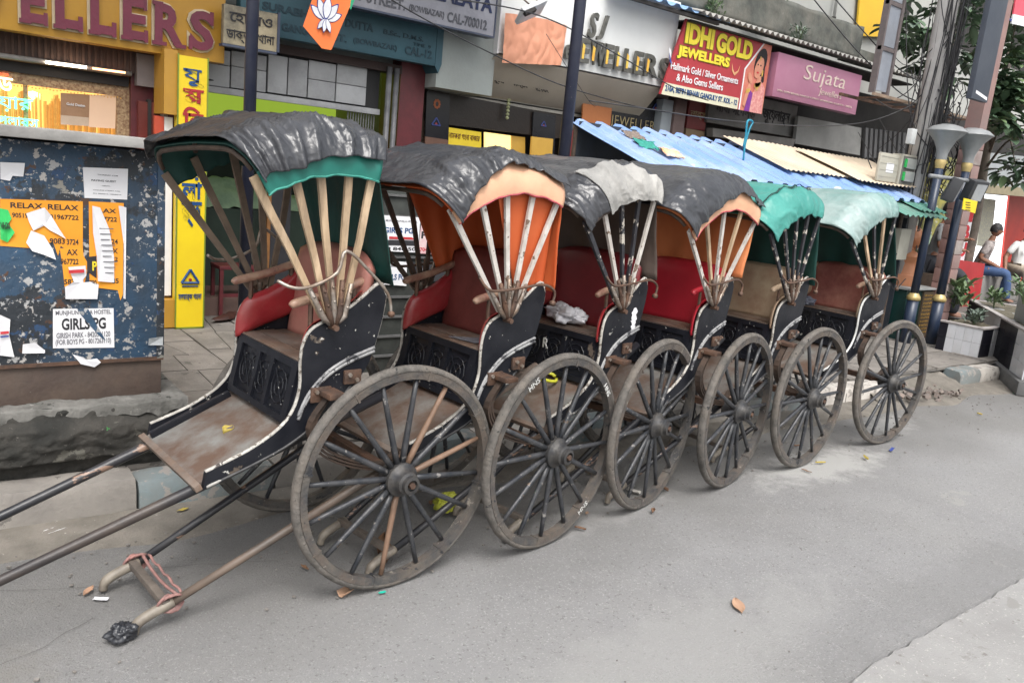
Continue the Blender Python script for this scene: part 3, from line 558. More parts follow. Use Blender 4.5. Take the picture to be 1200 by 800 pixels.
# kerb: single stones, faded blue and white paint
kerb = thing('kerb', 'low kerb of cracked stones along the road, faded blue and white paint', 'kerb')
kerb['kind'] = 'structure'; del kerb['category']
kb = mat('faded_blue_kerb_paint', (.17,.21,.22), (.17,.17,.16), 5, .8, bump=.4, chips=((.27,.25,.23),12,.55))
kw = mat('faded_white_kerb_paint', (.50,.47,.43), (.36,.33,.30), 5, .8, bump=.4, chips=((.24,.22,.20),12,.56))
kg = mat('bare_kerb_stone', (.26,.24,.215), (.19,.175,.16), 5, .9, bump=.5, chips=((.13,.12,.11),10,.62))
x = -1.6; k = 0
while x < 8.7:
    L_ = random.uniform(.55,.68) if x < 7.6 else .42
    if not (6.9 < x < 7.7):
        m = kg if x < .35 else (kb if x < 1.1 else random.choice((kg, kb, kw)) if x < 6.2 else (kb, kw)[k % 2])
        y = KY(x+L_/2); jz = random.uniform(-.012,.012)
        mb = MB(); n_ = 8; vs = []; fs = []
        prof = [(0,-.1),(0,.10),(.022,.142),(.15,.15),(.17,.13),(.17,-.1)]
        for a in range(n_+1):
            xx = x+.006+(L_-.012)*a/n_; e = .006 if a in (0, n_) else 0
            for (py, pz) in prof: vs.append(Vector((xx, KY(xx)+py+.008*noise.noise(Vector((xx*7, pz*9, k)))+e, pz+jz*(pz > 0)+.007*noise.noise(Vector((xx*8, py*12, k+5)))*(pz > 0)-e)))
        np_ = len(prof)
        for a in range(n_):
            for b in range(np_-1): fs.append((a*np_+b, a*np_+b+1, (a+1)*np_+b+1, (a+1)*np_+b))
        fs += [tuple(range(np_)), tuple(n_*np_+b for b in range(np_))[::-1]]
        mb.add(vs, fs); obj('kerb_stone', mb, m, kerb, smooth='sharp')
    x += L_; k += 1
struct('earth_fill', MB().grid(lambda a, b: Vector((6.6+1.5*a, KY(6.6+1.5*a)-.12+.5*b, .004+.135*min(1, b*1.4)**.8+.02*noise.noise(Vector((a*9, b*6, 2))))), 40, 16), mat('gutter_dirt', (.2,.18,.155)), smooth=True)
mb = MB()
for q in range(90):                           # broken kerb and rubble
    a = random.uniform(6.85,7.75); r = random.uniform(.008,.032); c = Vector((a, KY(a)+random.uniform(-.25,.15), r*.5+random.uniform(0,.06)))
    M = Matrix.Translation(c) @ Matrix.Rotation(random.uniform(0,6), 4, Vector((random.random(), random.random(), 1)).normalized()); mb.box((-r,-r*.7,-r*.5),(r,r*.8,r*.5), M)
rb = struct('rubble', mb, mat('broken_brick_rubble', (.24,.19,.165), (.15,.135,.125), 12, .95)); rb['kind'] = 'stuff'
# pavement base with slabs laid on it
fp = struct('pavement', MB().add([Vector((-12,KY(-12)+.16,.13)),Vector((60,KY(60)+.16,.13)),Vector((60,7.4,.13)),Vector((-12,7.4,.13))], [(0,1,2,3)]), mat('dirt_in_joints', (.12,.11,.10), (.085,.08,.072), 9, .95))
fp2 = mat('cracked_paving_slab', (.235,.215,.195), (.165,.15,.135), 5, .92, bump=.5, bscale=70, dirt=((.13,.12,.108),.65), chips=[((.10,.093,.085),6,.63),((.28,.265,.245),30,.64)])
def slabpoly(cx, cy, w, h):
    pts = []
    for (sx, sy) in ((-1,-1),(1,-1),(1,1),(-1,1)):
        X, Y = cx+sx*w/2, cy+sy*h/2; pts.append((X-sx*.006+.02*noise.noise(Vector((X*1.3,Y*1.3,0))), Y-sy*.006+.02*noise.noise(Vector((X*1.3,Y*1.3,7)))))
    return pts
xs = [-1.5]; 
while xs[-1] < 13: xs.append(xs[-1]+random.uniform(.42,.62))
for a in range(len(xs)-1):
    y = KY(xs[a])+.175
    while y < 7.0:
        h = random.uniform(.40,.6); yy = min(y+h, 7.3)
        P = slabpoly((xs[a]+xs[a+1])/2, (y+yy)/2, xs[a+1]-xs[a], yy-y); th = .018+random.uniform(-.004,.004)
        if random.random() < .6 and xs[a] < 4:  # split by a crack
            f1, f2 = random.uniform(.3,.7), random.uniform(.3,.7)
            A = (P[0][0]*(1-f1)+P[1][0]*f1, P[0][1]*(1-f1)+P[1][1]*f1); B = (P[3][0]*(1-f2)+P[2][0]*f2, P[3][1]*(1-f2)+P[2][1]*f2)
            obj('paving_slab', MB().prism([P[0], (A[0]-.005,A[1]), (B[0]-.005,B[1]), P[3]], th, Matrix.Translation((0,0,.131))), fp2, fp)
            P = [(A[0]+.005,A[1]), P[1], P[2], (B[0]+.005,B[1])]; th -= .003
        obj('paving_slab', MB().prism(P, th, Matrix.Translation((0,0,.131))), fp2, fp); y = yy
# ---------------------------------------------------------------- kiosk at the left
def quadP(pts, m, y, parent, name, dy=.002):   # flat outline on a street-facing plane, pts = (x, z)
    M = Matrix.Translation((0, y, 0)) @ Matrix(((1,0,0,0),(0,0,-1,0),(0,1,0,0),(0,0,0,1)))
    return obj(name, MB().prism(pts, dy, M), m, parent)
def FP(y, *px): return [(F(a, b, y).x, F(a, b, y).z) for a, b in px]
def bx(name, a, b, m, parent=None, bevel=0): return obj(name, MB().box(a, b), m, parent, bevel=bevel)
kiosk_blue = mat('peeling_blue_kiosk_paint', (.034,.082,.150), (.040,.055,.075), 3.2, .55, bump=.6, bscale=22,
    chips=[((.030,.036,.044),2.6,.53),((.26,.25,.22),7,.60),((.40,.39,.36),4.5,.63),((.42,.42,.42),13,.61),((.035,.035,.04),9,.59),((.03,.07,.15),9,.60),((.46,.44,.42),24,.60),((.09,.05,.035),11,.62),((.28,.29,.30),38,.63)])
kiosk_rust = mat('rusty_brown_sheet', (.12,.085,.065), (.075,.058,.05), 5, .75, bump=.3, dirt=((.055,.035,.03),.7), chips=((.16,.15,.13),9,.64))
kx0, kx1, ky = -1.3, 1.0, 3.82
k = thing('metal_kiosk', 'blue metal kiosk with peeling paint covered in torn posters at the kerb', 'kiosk', (0, 0, 0))
bx('body', (kx0, ky, .62), (kx1, ky+1.0, 1.545), kiosk_blue, k, .006)
bx('base_skirt', (kx0, ky+.008, .44), (kx1-.004, ky+.99, .618), kiosk_rust, k, .004)
obj('seam', MB().box((kx0, ky-.006, .612), (kx1+.002, ky+.01, .628)), rust, k)
obj('edge_rail', MB().box((kx1-.028, ky-.007, .62), (kx1+.004, ky+.02, 1.54)), kiosk_blue, k, bevel=.003)
bx('roof_slab', (kx0-.1, ky-.14, 1.555), (kx1+.085, ky+1.1, 1.597), mat('weathered_grey_slab', (.36,.35,.33), (.25,.24,.23), 4, .8, bump=.3, dirt=((.10,.10,.10),.4)), k, .006)
plm = mat('grimy_black_masonry', (.052,.048,.042), (.020,.020,.018), 6, .95, bump=1.0, bscale=34, chips=[((.11,.105,.09),9,.62),((.15,.14,.125),30,.66)])
def rough(x, z, s_): return .032*noise.noise(Vector((x*2.1, z*5, s_)))+.012*noise.noise(Vector((x*6.5, z*13, s_+3)))+.012*noise.noise(Vector((x*17, z*31, s_+6)))+.006*noise.noise(Vector((x*45, z*60, s_+9)))
def plf(a, b):                                  # rough front of the plinth, a along, b bottom to top
    x = kx0+(kx1+.07-kx0)*a; z = .13+.318*b; y = 3.665+rough(x, z, 3)
    lip = .80+.07*noise.noise(Vector((x*3.1, 1, 9)))+.03*noise.noise(Vector((x*11, 1, 5)))
    y += .055*(1-1/(1+math.exp((lip-b)*-38))) if b > .3 else .055
    return Vector((x, y, z+.012*noise.noise(Vector((x*9, z*9, 2)))))
pl = thing('kiosk_plinth', 'crumbling black masonry plinth with a cracked cement top under the kiosk', 'plinth')
obj('masonry_front', MB().grid(plf, 220, 44), plm, pl, smooth=True)
obj('masonry_end', MB().grid(lambda a, b: Vector((kx1+.07+.03*noise.noise(Vector((a*5, b*5, 1)))*min(1, a*9), plf(1, b).y+1.15*a, plf(1, b).z)), 20, 26), plm, pl, smooth=True)
obj('cement_top', MB().grid(lambda a, b: Vector((kx0+(kx1+.085-kx0)*a, plf(a, 1).y-.012+1.2*b*b, .452+.012*noise.noise(Vector((a*24, b*22, 2)))+.006*noise.noise(Vector((a*70, b*50, 2)))-(.055+.03*noise.noise(Vector((a*30, 1, 4))))*max(0, 1-b*12)**2)), 220, 40), mat('cracked_cement', (.19,.185,.172), (.10,.098,.09), 9, .95, bump=1.0, bscale=40, chips=[((.05,.05,.045),8,.60),((.26,.25,.235),26,.64)]), pl, smooth=True)
obj('weed', MB().prism([(.005*(1+.8*cos(3*a))*cos(a), .005*(1+.8*cos(3*a))*sin(a)) for a in [q*pi/9 for q in range(18)]], .002, Matrix.Translation((.72, 3.585, .385)) @ Matrix.Rotation(R_(80), 4, 'X')), mat('bright_weed', (.06,.30,.08), (.04,.2,.05), 9), pl)
# posters on the kiosk
yk = ky-.0015
orange_paper = mat('orange_poster_paper', (.86,.36,.03), (.78,.30,.02), 3, .8, bump=.05, chips=((.75,.6,.45),11,.68))
blk = ink; redp = mat('red_print', (.55,.04,.05), (.45,.03,.04), 6, .8); bluep = mat('blue_print', (.04,.07,.30), (.03,.05,.22), 6, .8)
greyp = mat('grey_print', (.16,.16,.18), (.12,.12,.14), 9, .8); greenp = mat('green_poster_paper', (.05,.62,.16), (.04,.5,.12), 5, .8)
def poster(name, pts, m, lab, lines, y, th=.0012, cat='poster'):
    t = thing(name, lab, cat); P = FP(y, *pts); quadP(P, m, y, t, 'sheet', th)
    for (bd, a, b, c, d, mm, *r) in lines:
        x0, z1 = FP(y, (a, b))[0]; x1, z0 = FP(y, (c, d))[0]; text(bd, x0, x1, z0, z1, y-th-.0004, mm, t, ext=.0003, bold=.02 if not r else r[0])
    return t
poster('poster', [(0,233),(97,236),(97,291),(75,291),(71,288),(68,300),(62,283),(40,291),(0,288)], orange_paper, 'large orange poster reading RELAX twice, torn along its lower edge', [
    ('RELAX',12,237,50,245,blk),('RELAX',56,239,92,247,blk),('90519677',14,249,44,256,blk),('01967722',58,251,92,258,blk),('9083',58,279,76,286,blk),('3724',78,280,92,287,blk)], yk)
poster('poster', [(104,236),(145,238),(144,345),(141,352),(138,340),(105,336)], orange_paper, 'tall orange poster under a torn white strip, its word RELAX cut to LAX', [
    ('LAX',116,244,136,250,blk),('7722',121,254,137,260,blk),('724',127,280,138,286,blk),('AX',126,291,138,297,blk),('22',130,301,138,306,blk),('85',131,326,139,332,blk),('790',105,328,113,335,blk)], yk)
poster('poster', [(70,291),(97,291),(98,300),(104,310),(96,345),(84,338),(76,338),(73,310)], orange_paper, 'torn orange poster scrap reading AX and 967722 below the larger one', [
    ('AX',78,292,91,299,blk),('967722',71,303,92,310,blk),('587',75,327,88,333,blk)], yk-.0012)
poster('poster', [(97,196),(150,198),(149,234),(99,232)], paper_white, 'small white notice with a framed block of text near the top of the kiosk', [
    ('THURSDAY .COM',114,204,138,207,greyp),('PAYING GUEST',107,210,136,214,blk),('- GENTS -',118,217,130,219,greyp),('COLLEGE STREET, KOL',109,222,141,225,greyp),('PH: 9830012 / 98300714',109,226,142,229,greyp)], yk)
g = poster('poster', [(62,362),(133,361),(134,407),(62,408)], paper_white, 'white notice reading GIRLS PG with a dark strip torn out of it', [
    ('MUNJHUNWALA HOSTEL',65,364,130,369,greyp),('GIRLS PG',72,373,124,385,blk,.03),('GIRISH PARK - 84205XX120'.replace('XX','41'),66,390,129,394,greyp),('(FOR BOYS PG - 8017263110)',65,398,130,403,greyp)], yk)
quadP(FP(yk-.003, (90,361),(103,361),(112,378),(124,399),(118,395),(104,380),(95,369)), kiosk_blue, yk-.0024, g, 'torn_gap', .0004)
pm_ = [('poster_scrap', [(0,244),(10,246),(14,256),(10,262),(16,272),(8,284),(0,280)], greenp, 'bright green poster scrap at the left edge of the kiosk'),
 ('poster_scrap', [(0,190),(28,191),(27,207),(14,206),(12,212),(0,210)], paper_white, 'white scrap with faint drawing above the orange posters'),
 ('poster_scrap', [(108,241),(117,243),(128,268),(133,300),(134,331),(114,329),(113,300),(109,272)], paper_white, 'long torn white strip across the tall orange poster'),
 ('poster_scrap', [(31,250),(52,243),(60,252),(70,268),(77,280),(70,276),(58,270),(48,262),(38,270),(33,260)], paper_white, 'crumpled white paper flap torn over the RELAX poster'),
 ('poster_scrap', [(36,270),(52,276),(62,292),(66,304),(50,298),(38,294),(30,284)], paper_white, 'white torn scrap with faint pink print below the paper flap'),
 ('poster_scrap', [(80,313),(100,311),(101,322),(96,325),(98,336),(112,338),(113,350),(77,350),(76,336),(86,330)], paper_white, 'white scrap with a red banner at the bottom of the orange posters'),
 ('poster_scrap', [(0,368),(11,374),(11,392),(16,418),(0,416)], paper_white, 'white scrap with red and blue bands at the lower left of the kiosk'),
 ('poster_scrap', [(26,403),(40,401),(53,410),(51,413),(25,414)], paper_white, 'small white scrap low on the kiosk left of the GIRLS PG notice'),
 ('poster_scrap', [(141,241),(148,243),(147,350),(144,349),(145,246)], paper_white, 'narrow white strip standing behind the tall orange poster'),
 ('poster_scrap', [(85,415),(97,418),(101,424),(114,421),(118,424),(110,430),(95,426)], paper_white, 'curled white paper shred low on the kiosk under the GIRLS PG notice'),
 ('poster_scrap', [(174,396),(190,394),(190,404),(174,404)], mat('pale_grey_paper', (.45,.47,.48), (.3,.32,.34), 20, .8), 'grey scrap at the lower right edge of the kiosk')]
for n_, pts, m, lab in pm_:
    y = yk-.0030; t = thing(n_, lab, 'paper scrap'); P = FP(y, *pts)
    cx = sum(p[0] for p in P)/len(P); cz = sum(p[1] for p in P)/len(P); mb = MB()
    vs = [Vector((p[0]+random.uniform(-.003,.003), y-random.uniform(0,.012), p[1])) for p in P]+[Vector((cx, y-.002, cz))]; mb.add(vs, [(q, (q+1) % len(P), len(P)) for q in range(len(P))]); obj('sheet', mb, m, t, solid=.0006)
    if 'strip across' in lab:
        for q in range(9): a = F(116+q*.8, 268+q*6.5, y); quadP([(a.x, a.z), (a.x+.055-.01*(q % 3), a.z), (a.x+.055-.01*(q % 3), a.z+.004), (a.x, a.z+.004)], greyp, y-.006, t, 'print_line', .0004)
    if 'red banner' in lab: quadP(FP(y, (80,316),(98,315),(98,319),(80,320)), redp, y-.012, t, 'banner', .0004)
    if 'blue bands' in lab: quadP(FP(y, (0,388),(10,387),(10,390),(0,391)), redp, y-.012, t, 'band', .0004); quadP(FP(y, (0,393),(10,392),(10,394),(0,395)), bluep, y-.012, t, 'band', .0004)
    if 'green' in lab: text('VH30', F(0,260,y).x, F(11,260,y).x, F(5,268,y).z, F(5,260,y).z, y-.012, ink, t, bold=.02)
def pb(pts, m, lab):
    t = thing('poster_scrap', lab, 'paper scrap'); quadP(FP(yk-.002, *pts), m, yk-.002, t, 'sheet', .001); return t
t = pb([(102,301),(113,300),(113,326),(102,318)], ink, 'black scrap with a yellow letter P between the orange posters')
text('P', F(105,0,yk).x, F(111,0,yk).x, F(105,317,yk).z, F(105,306,yk).z, yk-.0036, mat('yellow_print', (.8,.65,.03), None, 9), t, ext=.0003, bold=.03)

# ---------------------------------------------------------------- shop row
YS = 7.0
plaster = mat('stained_beige_plaster', (.42,.40,.36), (.34,.32,.29), 1.6, .9, bump=.2, dirt=((.20,.19,.175),.6))
plaster2 = mat('grey_green_plaster', (.30,.33,.32), (.25,.27,.265), 1.6, .9, bump=.2, dirt=((.20,.21,.20),.5))
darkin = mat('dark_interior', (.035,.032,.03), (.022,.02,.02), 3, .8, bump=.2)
maroon = mat('maroon_gloss_paint', (.13,.022,.028), (.09,.018,.022), 8, .45, bump=.1)
sh_grey = mat('grey_painted_shutter', (.42,.43,.445), (.35,.36,.375), 4, .5, bump=.15, dirt=((.17,.17,.18),.5))
yellow = mat('yellow_enamel_sign', (.50,.27,.03), (.42,.22,.028), 3, .45, bump=.06, dirt=((.40,.21,.04),.4))
yellow2 = mat('bright_yellow_sign', (.80,.60,.015), (.74,.53,.015), 3, .4, bump=.05)
teal = mat('faded_teal_signboard', (.035,.105,.135), (.03,.085,.115), 3, .6, bump=.1, dirt=((.02,.055,.075),.5))
teald = mat('dark_teal_lettering', (.014,.045,.065), None, 6, .6)
bluesteel = mat('blue_grey_painted_steel', (.06,.075,.12), (.045,.055,.09), 8, .45, bump=.1)
black_pole = mat('black_blue_pole_paint', (.018,.022,.045), (.03,.034,.055), 12, .4, bump=.15, chips=((.22,.2,.2),20,.70))
b = thing('shop_building', 'low shop building with plastered wall, lit display and half open shutters behind the rickshaws', 'building', (0, YS, 0))
def W(name, x0, x1, z0, z1, m, y0=YS, y1=YS+.2, par=b, bev=0):
    return obj(name, MB().box((x0, y0-YS, z0), (x1, y1-YS, z1)), m, par, bevel=bev)
W('wall', -3, .15, .13, 4.6, plaster); W('wall', 1.56, 2.06, .13, 4.6, maroon, YS-.1); W('wall', .15, 1.56, 2.22, 4.6, plaster); W('wall', .15, 1.56, .13, .9, plaster)
W('wall', 2.06, 3.85, 2.42, 5.2, plaster2); W('wall', 3.84, 4.10, .13, 5.2, maroon, YS-.16); W('wall', 4.10, 4.74, 2.30, 5.2, plaster2, YS-.35)
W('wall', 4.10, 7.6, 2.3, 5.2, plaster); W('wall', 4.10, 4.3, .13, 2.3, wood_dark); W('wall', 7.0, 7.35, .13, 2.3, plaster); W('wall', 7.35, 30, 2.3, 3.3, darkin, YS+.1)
W('floor', -3, 20, .13, .30, mat('red_oxide_floor', (.16,.10,.085), (.12,.08,.07), 5, .5), YS+.0, YS+4)
W('back_wall', -3, 1.8, .3, 3, plaster, YS+2.2, YS+2.4); W('partition', 1.62, 1.75, .3, 3, plaster, YS+.2, YS+3)
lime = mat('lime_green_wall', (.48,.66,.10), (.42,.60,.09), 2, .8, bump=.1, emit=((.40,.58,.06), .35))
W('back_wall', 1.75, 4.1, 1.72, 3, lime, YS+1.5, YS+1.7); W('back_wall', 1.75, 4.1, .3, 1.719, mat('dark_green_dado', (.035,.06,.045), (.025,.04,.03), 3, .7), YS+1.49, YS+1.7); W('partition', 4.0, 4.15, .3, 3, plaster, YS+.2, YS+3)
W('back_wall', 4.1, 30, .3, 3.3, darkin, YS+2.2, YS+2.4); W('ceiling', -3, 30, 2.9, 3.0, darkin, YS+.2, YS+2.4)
# first shop: lit display window
W('pelmet', .0, 1.62, 2.055, 2.22, mat('fluted_brown_pelmet', (.10,.055,.04), (.06,.035,.028), 8, .6), YS-.14, YS)
for q in range(54): 
    if q % 1 == 0: pass
mb = MB()
for q in range(40): mb.box((.02+q*.04, -.152, 2.06), (.036+q*.04, -.139, 2.21))
fl = obj('fluting', mb, mat('fluted_brown_pelmet', (.1,.05,.04)), b); fl['kind'] = 'stuff'
W('beam', .0, 1.55, 1.955, 2.03, darkin, YS-.08, YS)
obj('lamp_housing', MB().tube([(.1,-.16,2.052),(1.55,-.16,2.048)], .018, 8), mat('grey_pipe', (.33,.32,.31), None, 6, .5), b, smooth=True)
tl = thing('tube_light', 'glowing fluorescent tube over the gold display of the corner shop', 'light', (0, YS, 0))
obj('tube', MB().tube([(.98,-.19,2.045),(1.24,-.19,2.048)], .010, 8), glow('tube_glow', (1,.80,.60), 7), tl, smooth=True); obj('tube', MB().tube([(1.28,-.19,2.048),(1.50,-.19,2.050)], .007, 8), glow('tube_glow2', (1,.45,.2), 3), tl, smooth=True)
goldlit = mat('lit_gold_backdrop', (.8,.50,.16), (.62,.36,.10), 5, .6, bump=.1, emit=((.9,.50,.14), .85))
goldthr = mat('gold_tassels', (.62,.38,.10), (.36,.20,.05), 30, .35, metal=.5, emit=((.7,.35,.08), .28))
dc = thing('display_window', 'shop window glowing gold with hanging tassels, paper notices and green neon letters', 'shop window', (0, YS, 0))
obj('backdrop', MB().box((.15, .30, .9), (1.55, .34, 2.0)), goldlit, dc)
obj('frame', MB().box((.15,-.05,1.88),(1.56,0,1.955)).box((1.47,-.048,.9),(1.56,-.001,1.88)).box((.86,-.045,.9),(.885,-.002,1.88)), mat('beaded_brown_frame', (.20,.10,.05), (.5,.36,.2), 60, .5, bump=.5), dc)
mb = MB()
for q in range(150):
    a = .17+q*.0088+random.uniform(-.003,.003); 
    if .88 < a < 1.42 and random.random() < .25: continue
    mb.box((a, .02+random.uniform(0,.1), random.uniform(1.2,1.55)), (a+.005, .03+random.uniform(.1,.12), 1.80+.04*sin(q*.5)))
tq = obj('tassel_fringe', mb, goldthr, dc); tq['kind'] = 'stuff'
mb = MB()
for q in range(60): mb.lathe([(0,-.006),(.006,0),(0,.006)], 6, Matrix.Translation((.17+q*.0225, -.056, 1.875-.012*abs(sin(q*.6)))))
bq = obj('bead_fringe', mb, goldthr, dc); bq['kind'] = 'stuff'
for a, z in ((.36,1.80),(.95,1.82),(1.38,1.80),(.62,1.78)): obj('spot_lamp', MB().lathe([(0,-.03),(.028,-.01),(.03,.02),(0,.03)], 10, Matrix.Translation((a,.2,z))), glow('warm_bulb', (1,.72,.38), 6), dc, smooth=True)
obj('glass', MB().box((.15,.0,.9),(1.47,.004,1.88)), None or mat('thin_glass_tint', (.5,.35,.2), None, 4, .1), dc) if False else None
for nm, px, m in (('notice', [(71,109),(105,111),(104,146),(71,145)], mat('brown_notice_print', (.24,.14,.08), (.30,.18,.11), 8, .7, emit=((.3,.16,.07),.12))), ('notice', [(105,111),(136,112),(135,151),(104,149)], mat('plain_cream_card', (.60,.45,.33), (.55,.40,.3), 3, .8, emit=((.6,.36,.2),.25)))):
    P = [(p[0], p[1]) for p in FP(YS-.03, *px)]; quadP(P, m, -.03, dc, nm, .003)
quadP([(p[0], p[1]) for p in FP(YS-.034, (71,135),(104,138),(104,148),(71,146))], mat('cream_strip', (.62,.48,.36), None, 4, .8), -.034, dc, 'notice_strip', .003)
text('Gold Design', F(75,0,YS).x, F(97,0,YS).x, F(75,124,YS).z, F(75,120,YS).z, -.036, paper_white, dc, name='notice_lettering', bold=.02)
neon = glow('green_neon', (.12,1,.55), 1.6); neonw = glow('warm_neon', (1,.9,.6), 2.0)
for bd, a, c, z0, z1, m in (('ড', 0, 15, 108, 93, neonw), ('য়ার', 0, 38, 132, 114, neon), ('পলার্স', 0, 44, 153, 137, neon)):
    text(bd, F(a-6,c,YS-.06).x, F(c,100,YS-.06).x, F(20,z0,YS-.06).z, F(20,z1,YS-.06).z, -.060, m, dc, ext=.004, bold=.008, name='neon_lettering')
text('গোল্ড', F(-10,90,YS-.06).x, F(10,90,YS-.06).x, F(5,91,YS-.06).z, F(5,86,YS-.06).z, -.060, glow('red_neon', (1,.12,.04), 1.4), dc, name='neon_lettering')
# door jamb panels right of the display
W('door_panel', 1.60, 1.665, .9, 1.86, mat('varnished_red_wood', (.17,.035,.028), (.12,.025,.02), 6, .35), YS-.16, YS-.1); W('door_panel', 1.69, 1.745, .3, 1.86, mat('varnished_red_wood', (.17,.03,.02)), YS-.20, YS-.12)
W('door_frame', 1.665, 1.69, .3, 1.88, darkin, YS-.17, YS-.11); W('door_strip', 1.748, 1.775, .3, 1.86, mat('aluminium_strip', (.5,.5,.5), (.42,.42,.42), 8, .4, metal=.3), YS-.3, YS-.12)
W('shutter_box', 1.58, 1.74, 1.97, 2.2, mat('smoked_panel', (.22,.19,.19), (.17,.15,.15), 5, .5), YS-.2, YS-.12)
# yellow JEWELLERS signboard
s = thing('signboard', 'large yellow shop signboard with outlined maroon letters reading JEWELLERS, upper left', 'sign', (0, 6.6, 0))
obj('board', MB().box((-1.6,0,2.205),(2.16,.16,3.0)), yellow, s, bevel=.005)
mar = mat('maroon_letters', (.16,.02,.045), (.12,.015,.035), 6, .35); cream = mat('cream_letter_outline', (.62,.5,.33), None, 6, .5)
for ch, a, c, zt, zb in (('J',-118,-92,-20,6),('E',-88,-56,-22,10),('W',-50,8,-22,16),('E',22,55,-20,26),('L',62,96,-14,32),('L',103,135,-8,38),('E',141,172,-4,46),('R',178,215,2,52),('S',219,250,11,57)):
    X0, X1 = F(a,(zb),6.6).x, F(c,zb,6.6).x; Z0 = F((a+c)/2, zb, 6.6).z; Z1 = F((a+c)/2, zt, 6.6).z
    Z0 = 2.262; Z1 = 2.262+.30
    L_ = text(ch, X0+.01, X1-.01, Z0+.01, Z1-.01, -.028, mar, s, ext=.006, bold=.035, name='letter')
    # slab serifs
    mb = MB(); w_ = X1-X0
    for (xa, xb, za, zb_) in {'E':((-.01,.42,0,.09),(-.01,.42,.91,1),(.86,1.0,.0,.28),(.82,.95,.72,1.0)),'L':((-.01,.42,0,.09),(-.06,.45,.91,1),(.84,1.0,.0,.33)),'R':((-.03,.42,0,.09),(-.03,.3,.91,1),(.7,1.04,0,.09)),'S':((.80,.93,.66,.98),(.02,.15,.02,.33)),'W':((-.02,.3,.91,1),(.7,1.02,.91,1)),'J':((.3,1,.91,1),)}[ch]:
        obj('serif', MB().box((X0+w_*xa, -.041, Z0+.30*za), (X0+w_*xb, -.027, Z0+.30*zb_)), mar, L_)
    text(ch, X0-.006, X1+.006, Z0-.006, Z1+.006, -.001, cream, L_, ext=.006, bold=.055, name='outline')
# pylon sign
s = thing('pylon_sign', 'tall narrow yellow sign with stacked blue and red Bengali letters and a triangle mark', 'sign', (1.90, 6.5, .16))
obj('panel', MB().box((-.105,0,.0),(.105,.10,2.05)), yellow2, s); obj('border', MB().box((-.112,-.004,-.006),(-.102,.004,2.06)).box((.102,-.004,-.006),(.112,.004,2.06)).box((-.112,-.004,-.008),(.112,.004,.004)), mat('olive_border', (.20,.26,.03), None, 8, .5), s)
obj('side_box', MB().box((-.20,.02,1.62),(-.107,.30,2.08)), yellow, s); obj('side_box', MB().box((-.20,.02,0),(-.107,.28,.22)), yellow, s)
obj('white_strip', MB().box((-.175,.10,.24),(-.115,.12,1.6)), paper_white, s); obj('red_strip', MB().box((-.245,.10,.24),(-.177,.13,1.6)), mat('orange_red_strip', (.50,.07,.03), (.42,.06,.03), 6, .4), s)
inkb = mat('blue_sign_paint', (.012,.07,.22), None, 6, .45); inkr = mat('red_sign_paint', (.42,.02,.03), None, 6, .45)
for bd, zt, zb, m in (('যু',76,97,inkb),('ম',100,118,inkr),('িন',121,146,inkr),('জু',152,178,inkb),('েয়',183,207,inkb),('লা',209,229,inkb),('র্স',232,262,inkb)):
    Z1 = F(221,zt+4,6.5).z-.16; Z0 = F(221,zb+4,6.5).z-.16
    text(bd, -.072, .078, Z0, Z1, -.003, m, s, ext=.002, bold=.028, name='letter')
Zc = F(218,326,6.5).z-.16
mb = MB()
for a in range(3):
    p = [Vector((.075*cos(pi/2+2*pi*q/3), -.006, .070*sin(pi/2+2*pi*q/3)+Zc)) for q in (a, a+1)]; mb.tube(p, .0095, 6)
obj('triangle_mark', mb, inkb, s); obj('triangle_base', MB().box((-.06,-.008,Zc-.066),(.06,-.001,Zc-.058)), inkb, s); obj('red_dot', MB().lathe([(0,.012),(.012,.008),(.012,0)], 10, Matrix.Translation((0,-.002,Zc-.01)) @ Matrix.Rotation(R_(90),4,'X')), inkr, s)
text('হলমার্ক গহনা', -.088, .088, F(218,353,6.5).z-.16, F(218,344,6.5).z-.16, -.003, inkb, s, bold=.01)
# homeopathy board
s = thing('hanging_sign', 'beige board with black Bengali lettering half hidden by the left pole', 'sign', (0, 6.45, 0))
obj('board', MB().box((2.10,0,2.34),(2.52,.06,2.62)), mat('aged_cream_board', (.42,.36,.24), (.30,.26,.18), 4, .6, dirt=((.06,.055,.045),.8)), s, bevel=.004); obj('frame', MB().box((2.51,-.01,2.32),(2.53,.07,2.63)).box((2.09,-.01,2.32),(2.53,.07,2.338)), bluesteel, s)
text('েহািমও', 2.14, 2.47, 2.50, 2.60, -.003, ink, s, bold=.01); text('ডাক্তারখানা', 2.12, 2.49, 2.36, 2.45, -.003, ink, s, bold=.01)
# second shop: half open grey shutter, grille
t = thing('rolling_shutter', 'grey panelled shutter pulled half down over the lime green shop', 'shutter', (0, YS, 0))
for q, (a, c, z0, z1) in enumerate(((2.07,2.30,2.22,2.33),(2.07,2.30,2.05,2.215),(2.305,2.60,2.225,2.34),(2.305,2.60,2.055,2.22),(2.61,2.78,2.06,2.36),(2.785,2.96,2.06,2.36),(2.965,3.22,2.22,2.37),(2.965,3.22,2.06,2.215),(3.225,3.52,2.22,2.38),(3.225,3.52,2.06,2.215))):
    obj('panel', MB().box((a, -.13, z0), (c-.006, -.10, z1)), sh_grey, t, bevel=.003)
obj('backing', MB().box((2.06,-.10,2.0),(3.66,-.08,2.42)), mat('dark_gap', (.02,.02,.022), None, 4), t); obj('bottom_rail', MB().box((2.06,-.14,1.995),(3.66,-.09,2.045)), sh_grey, t, bevel=.004)
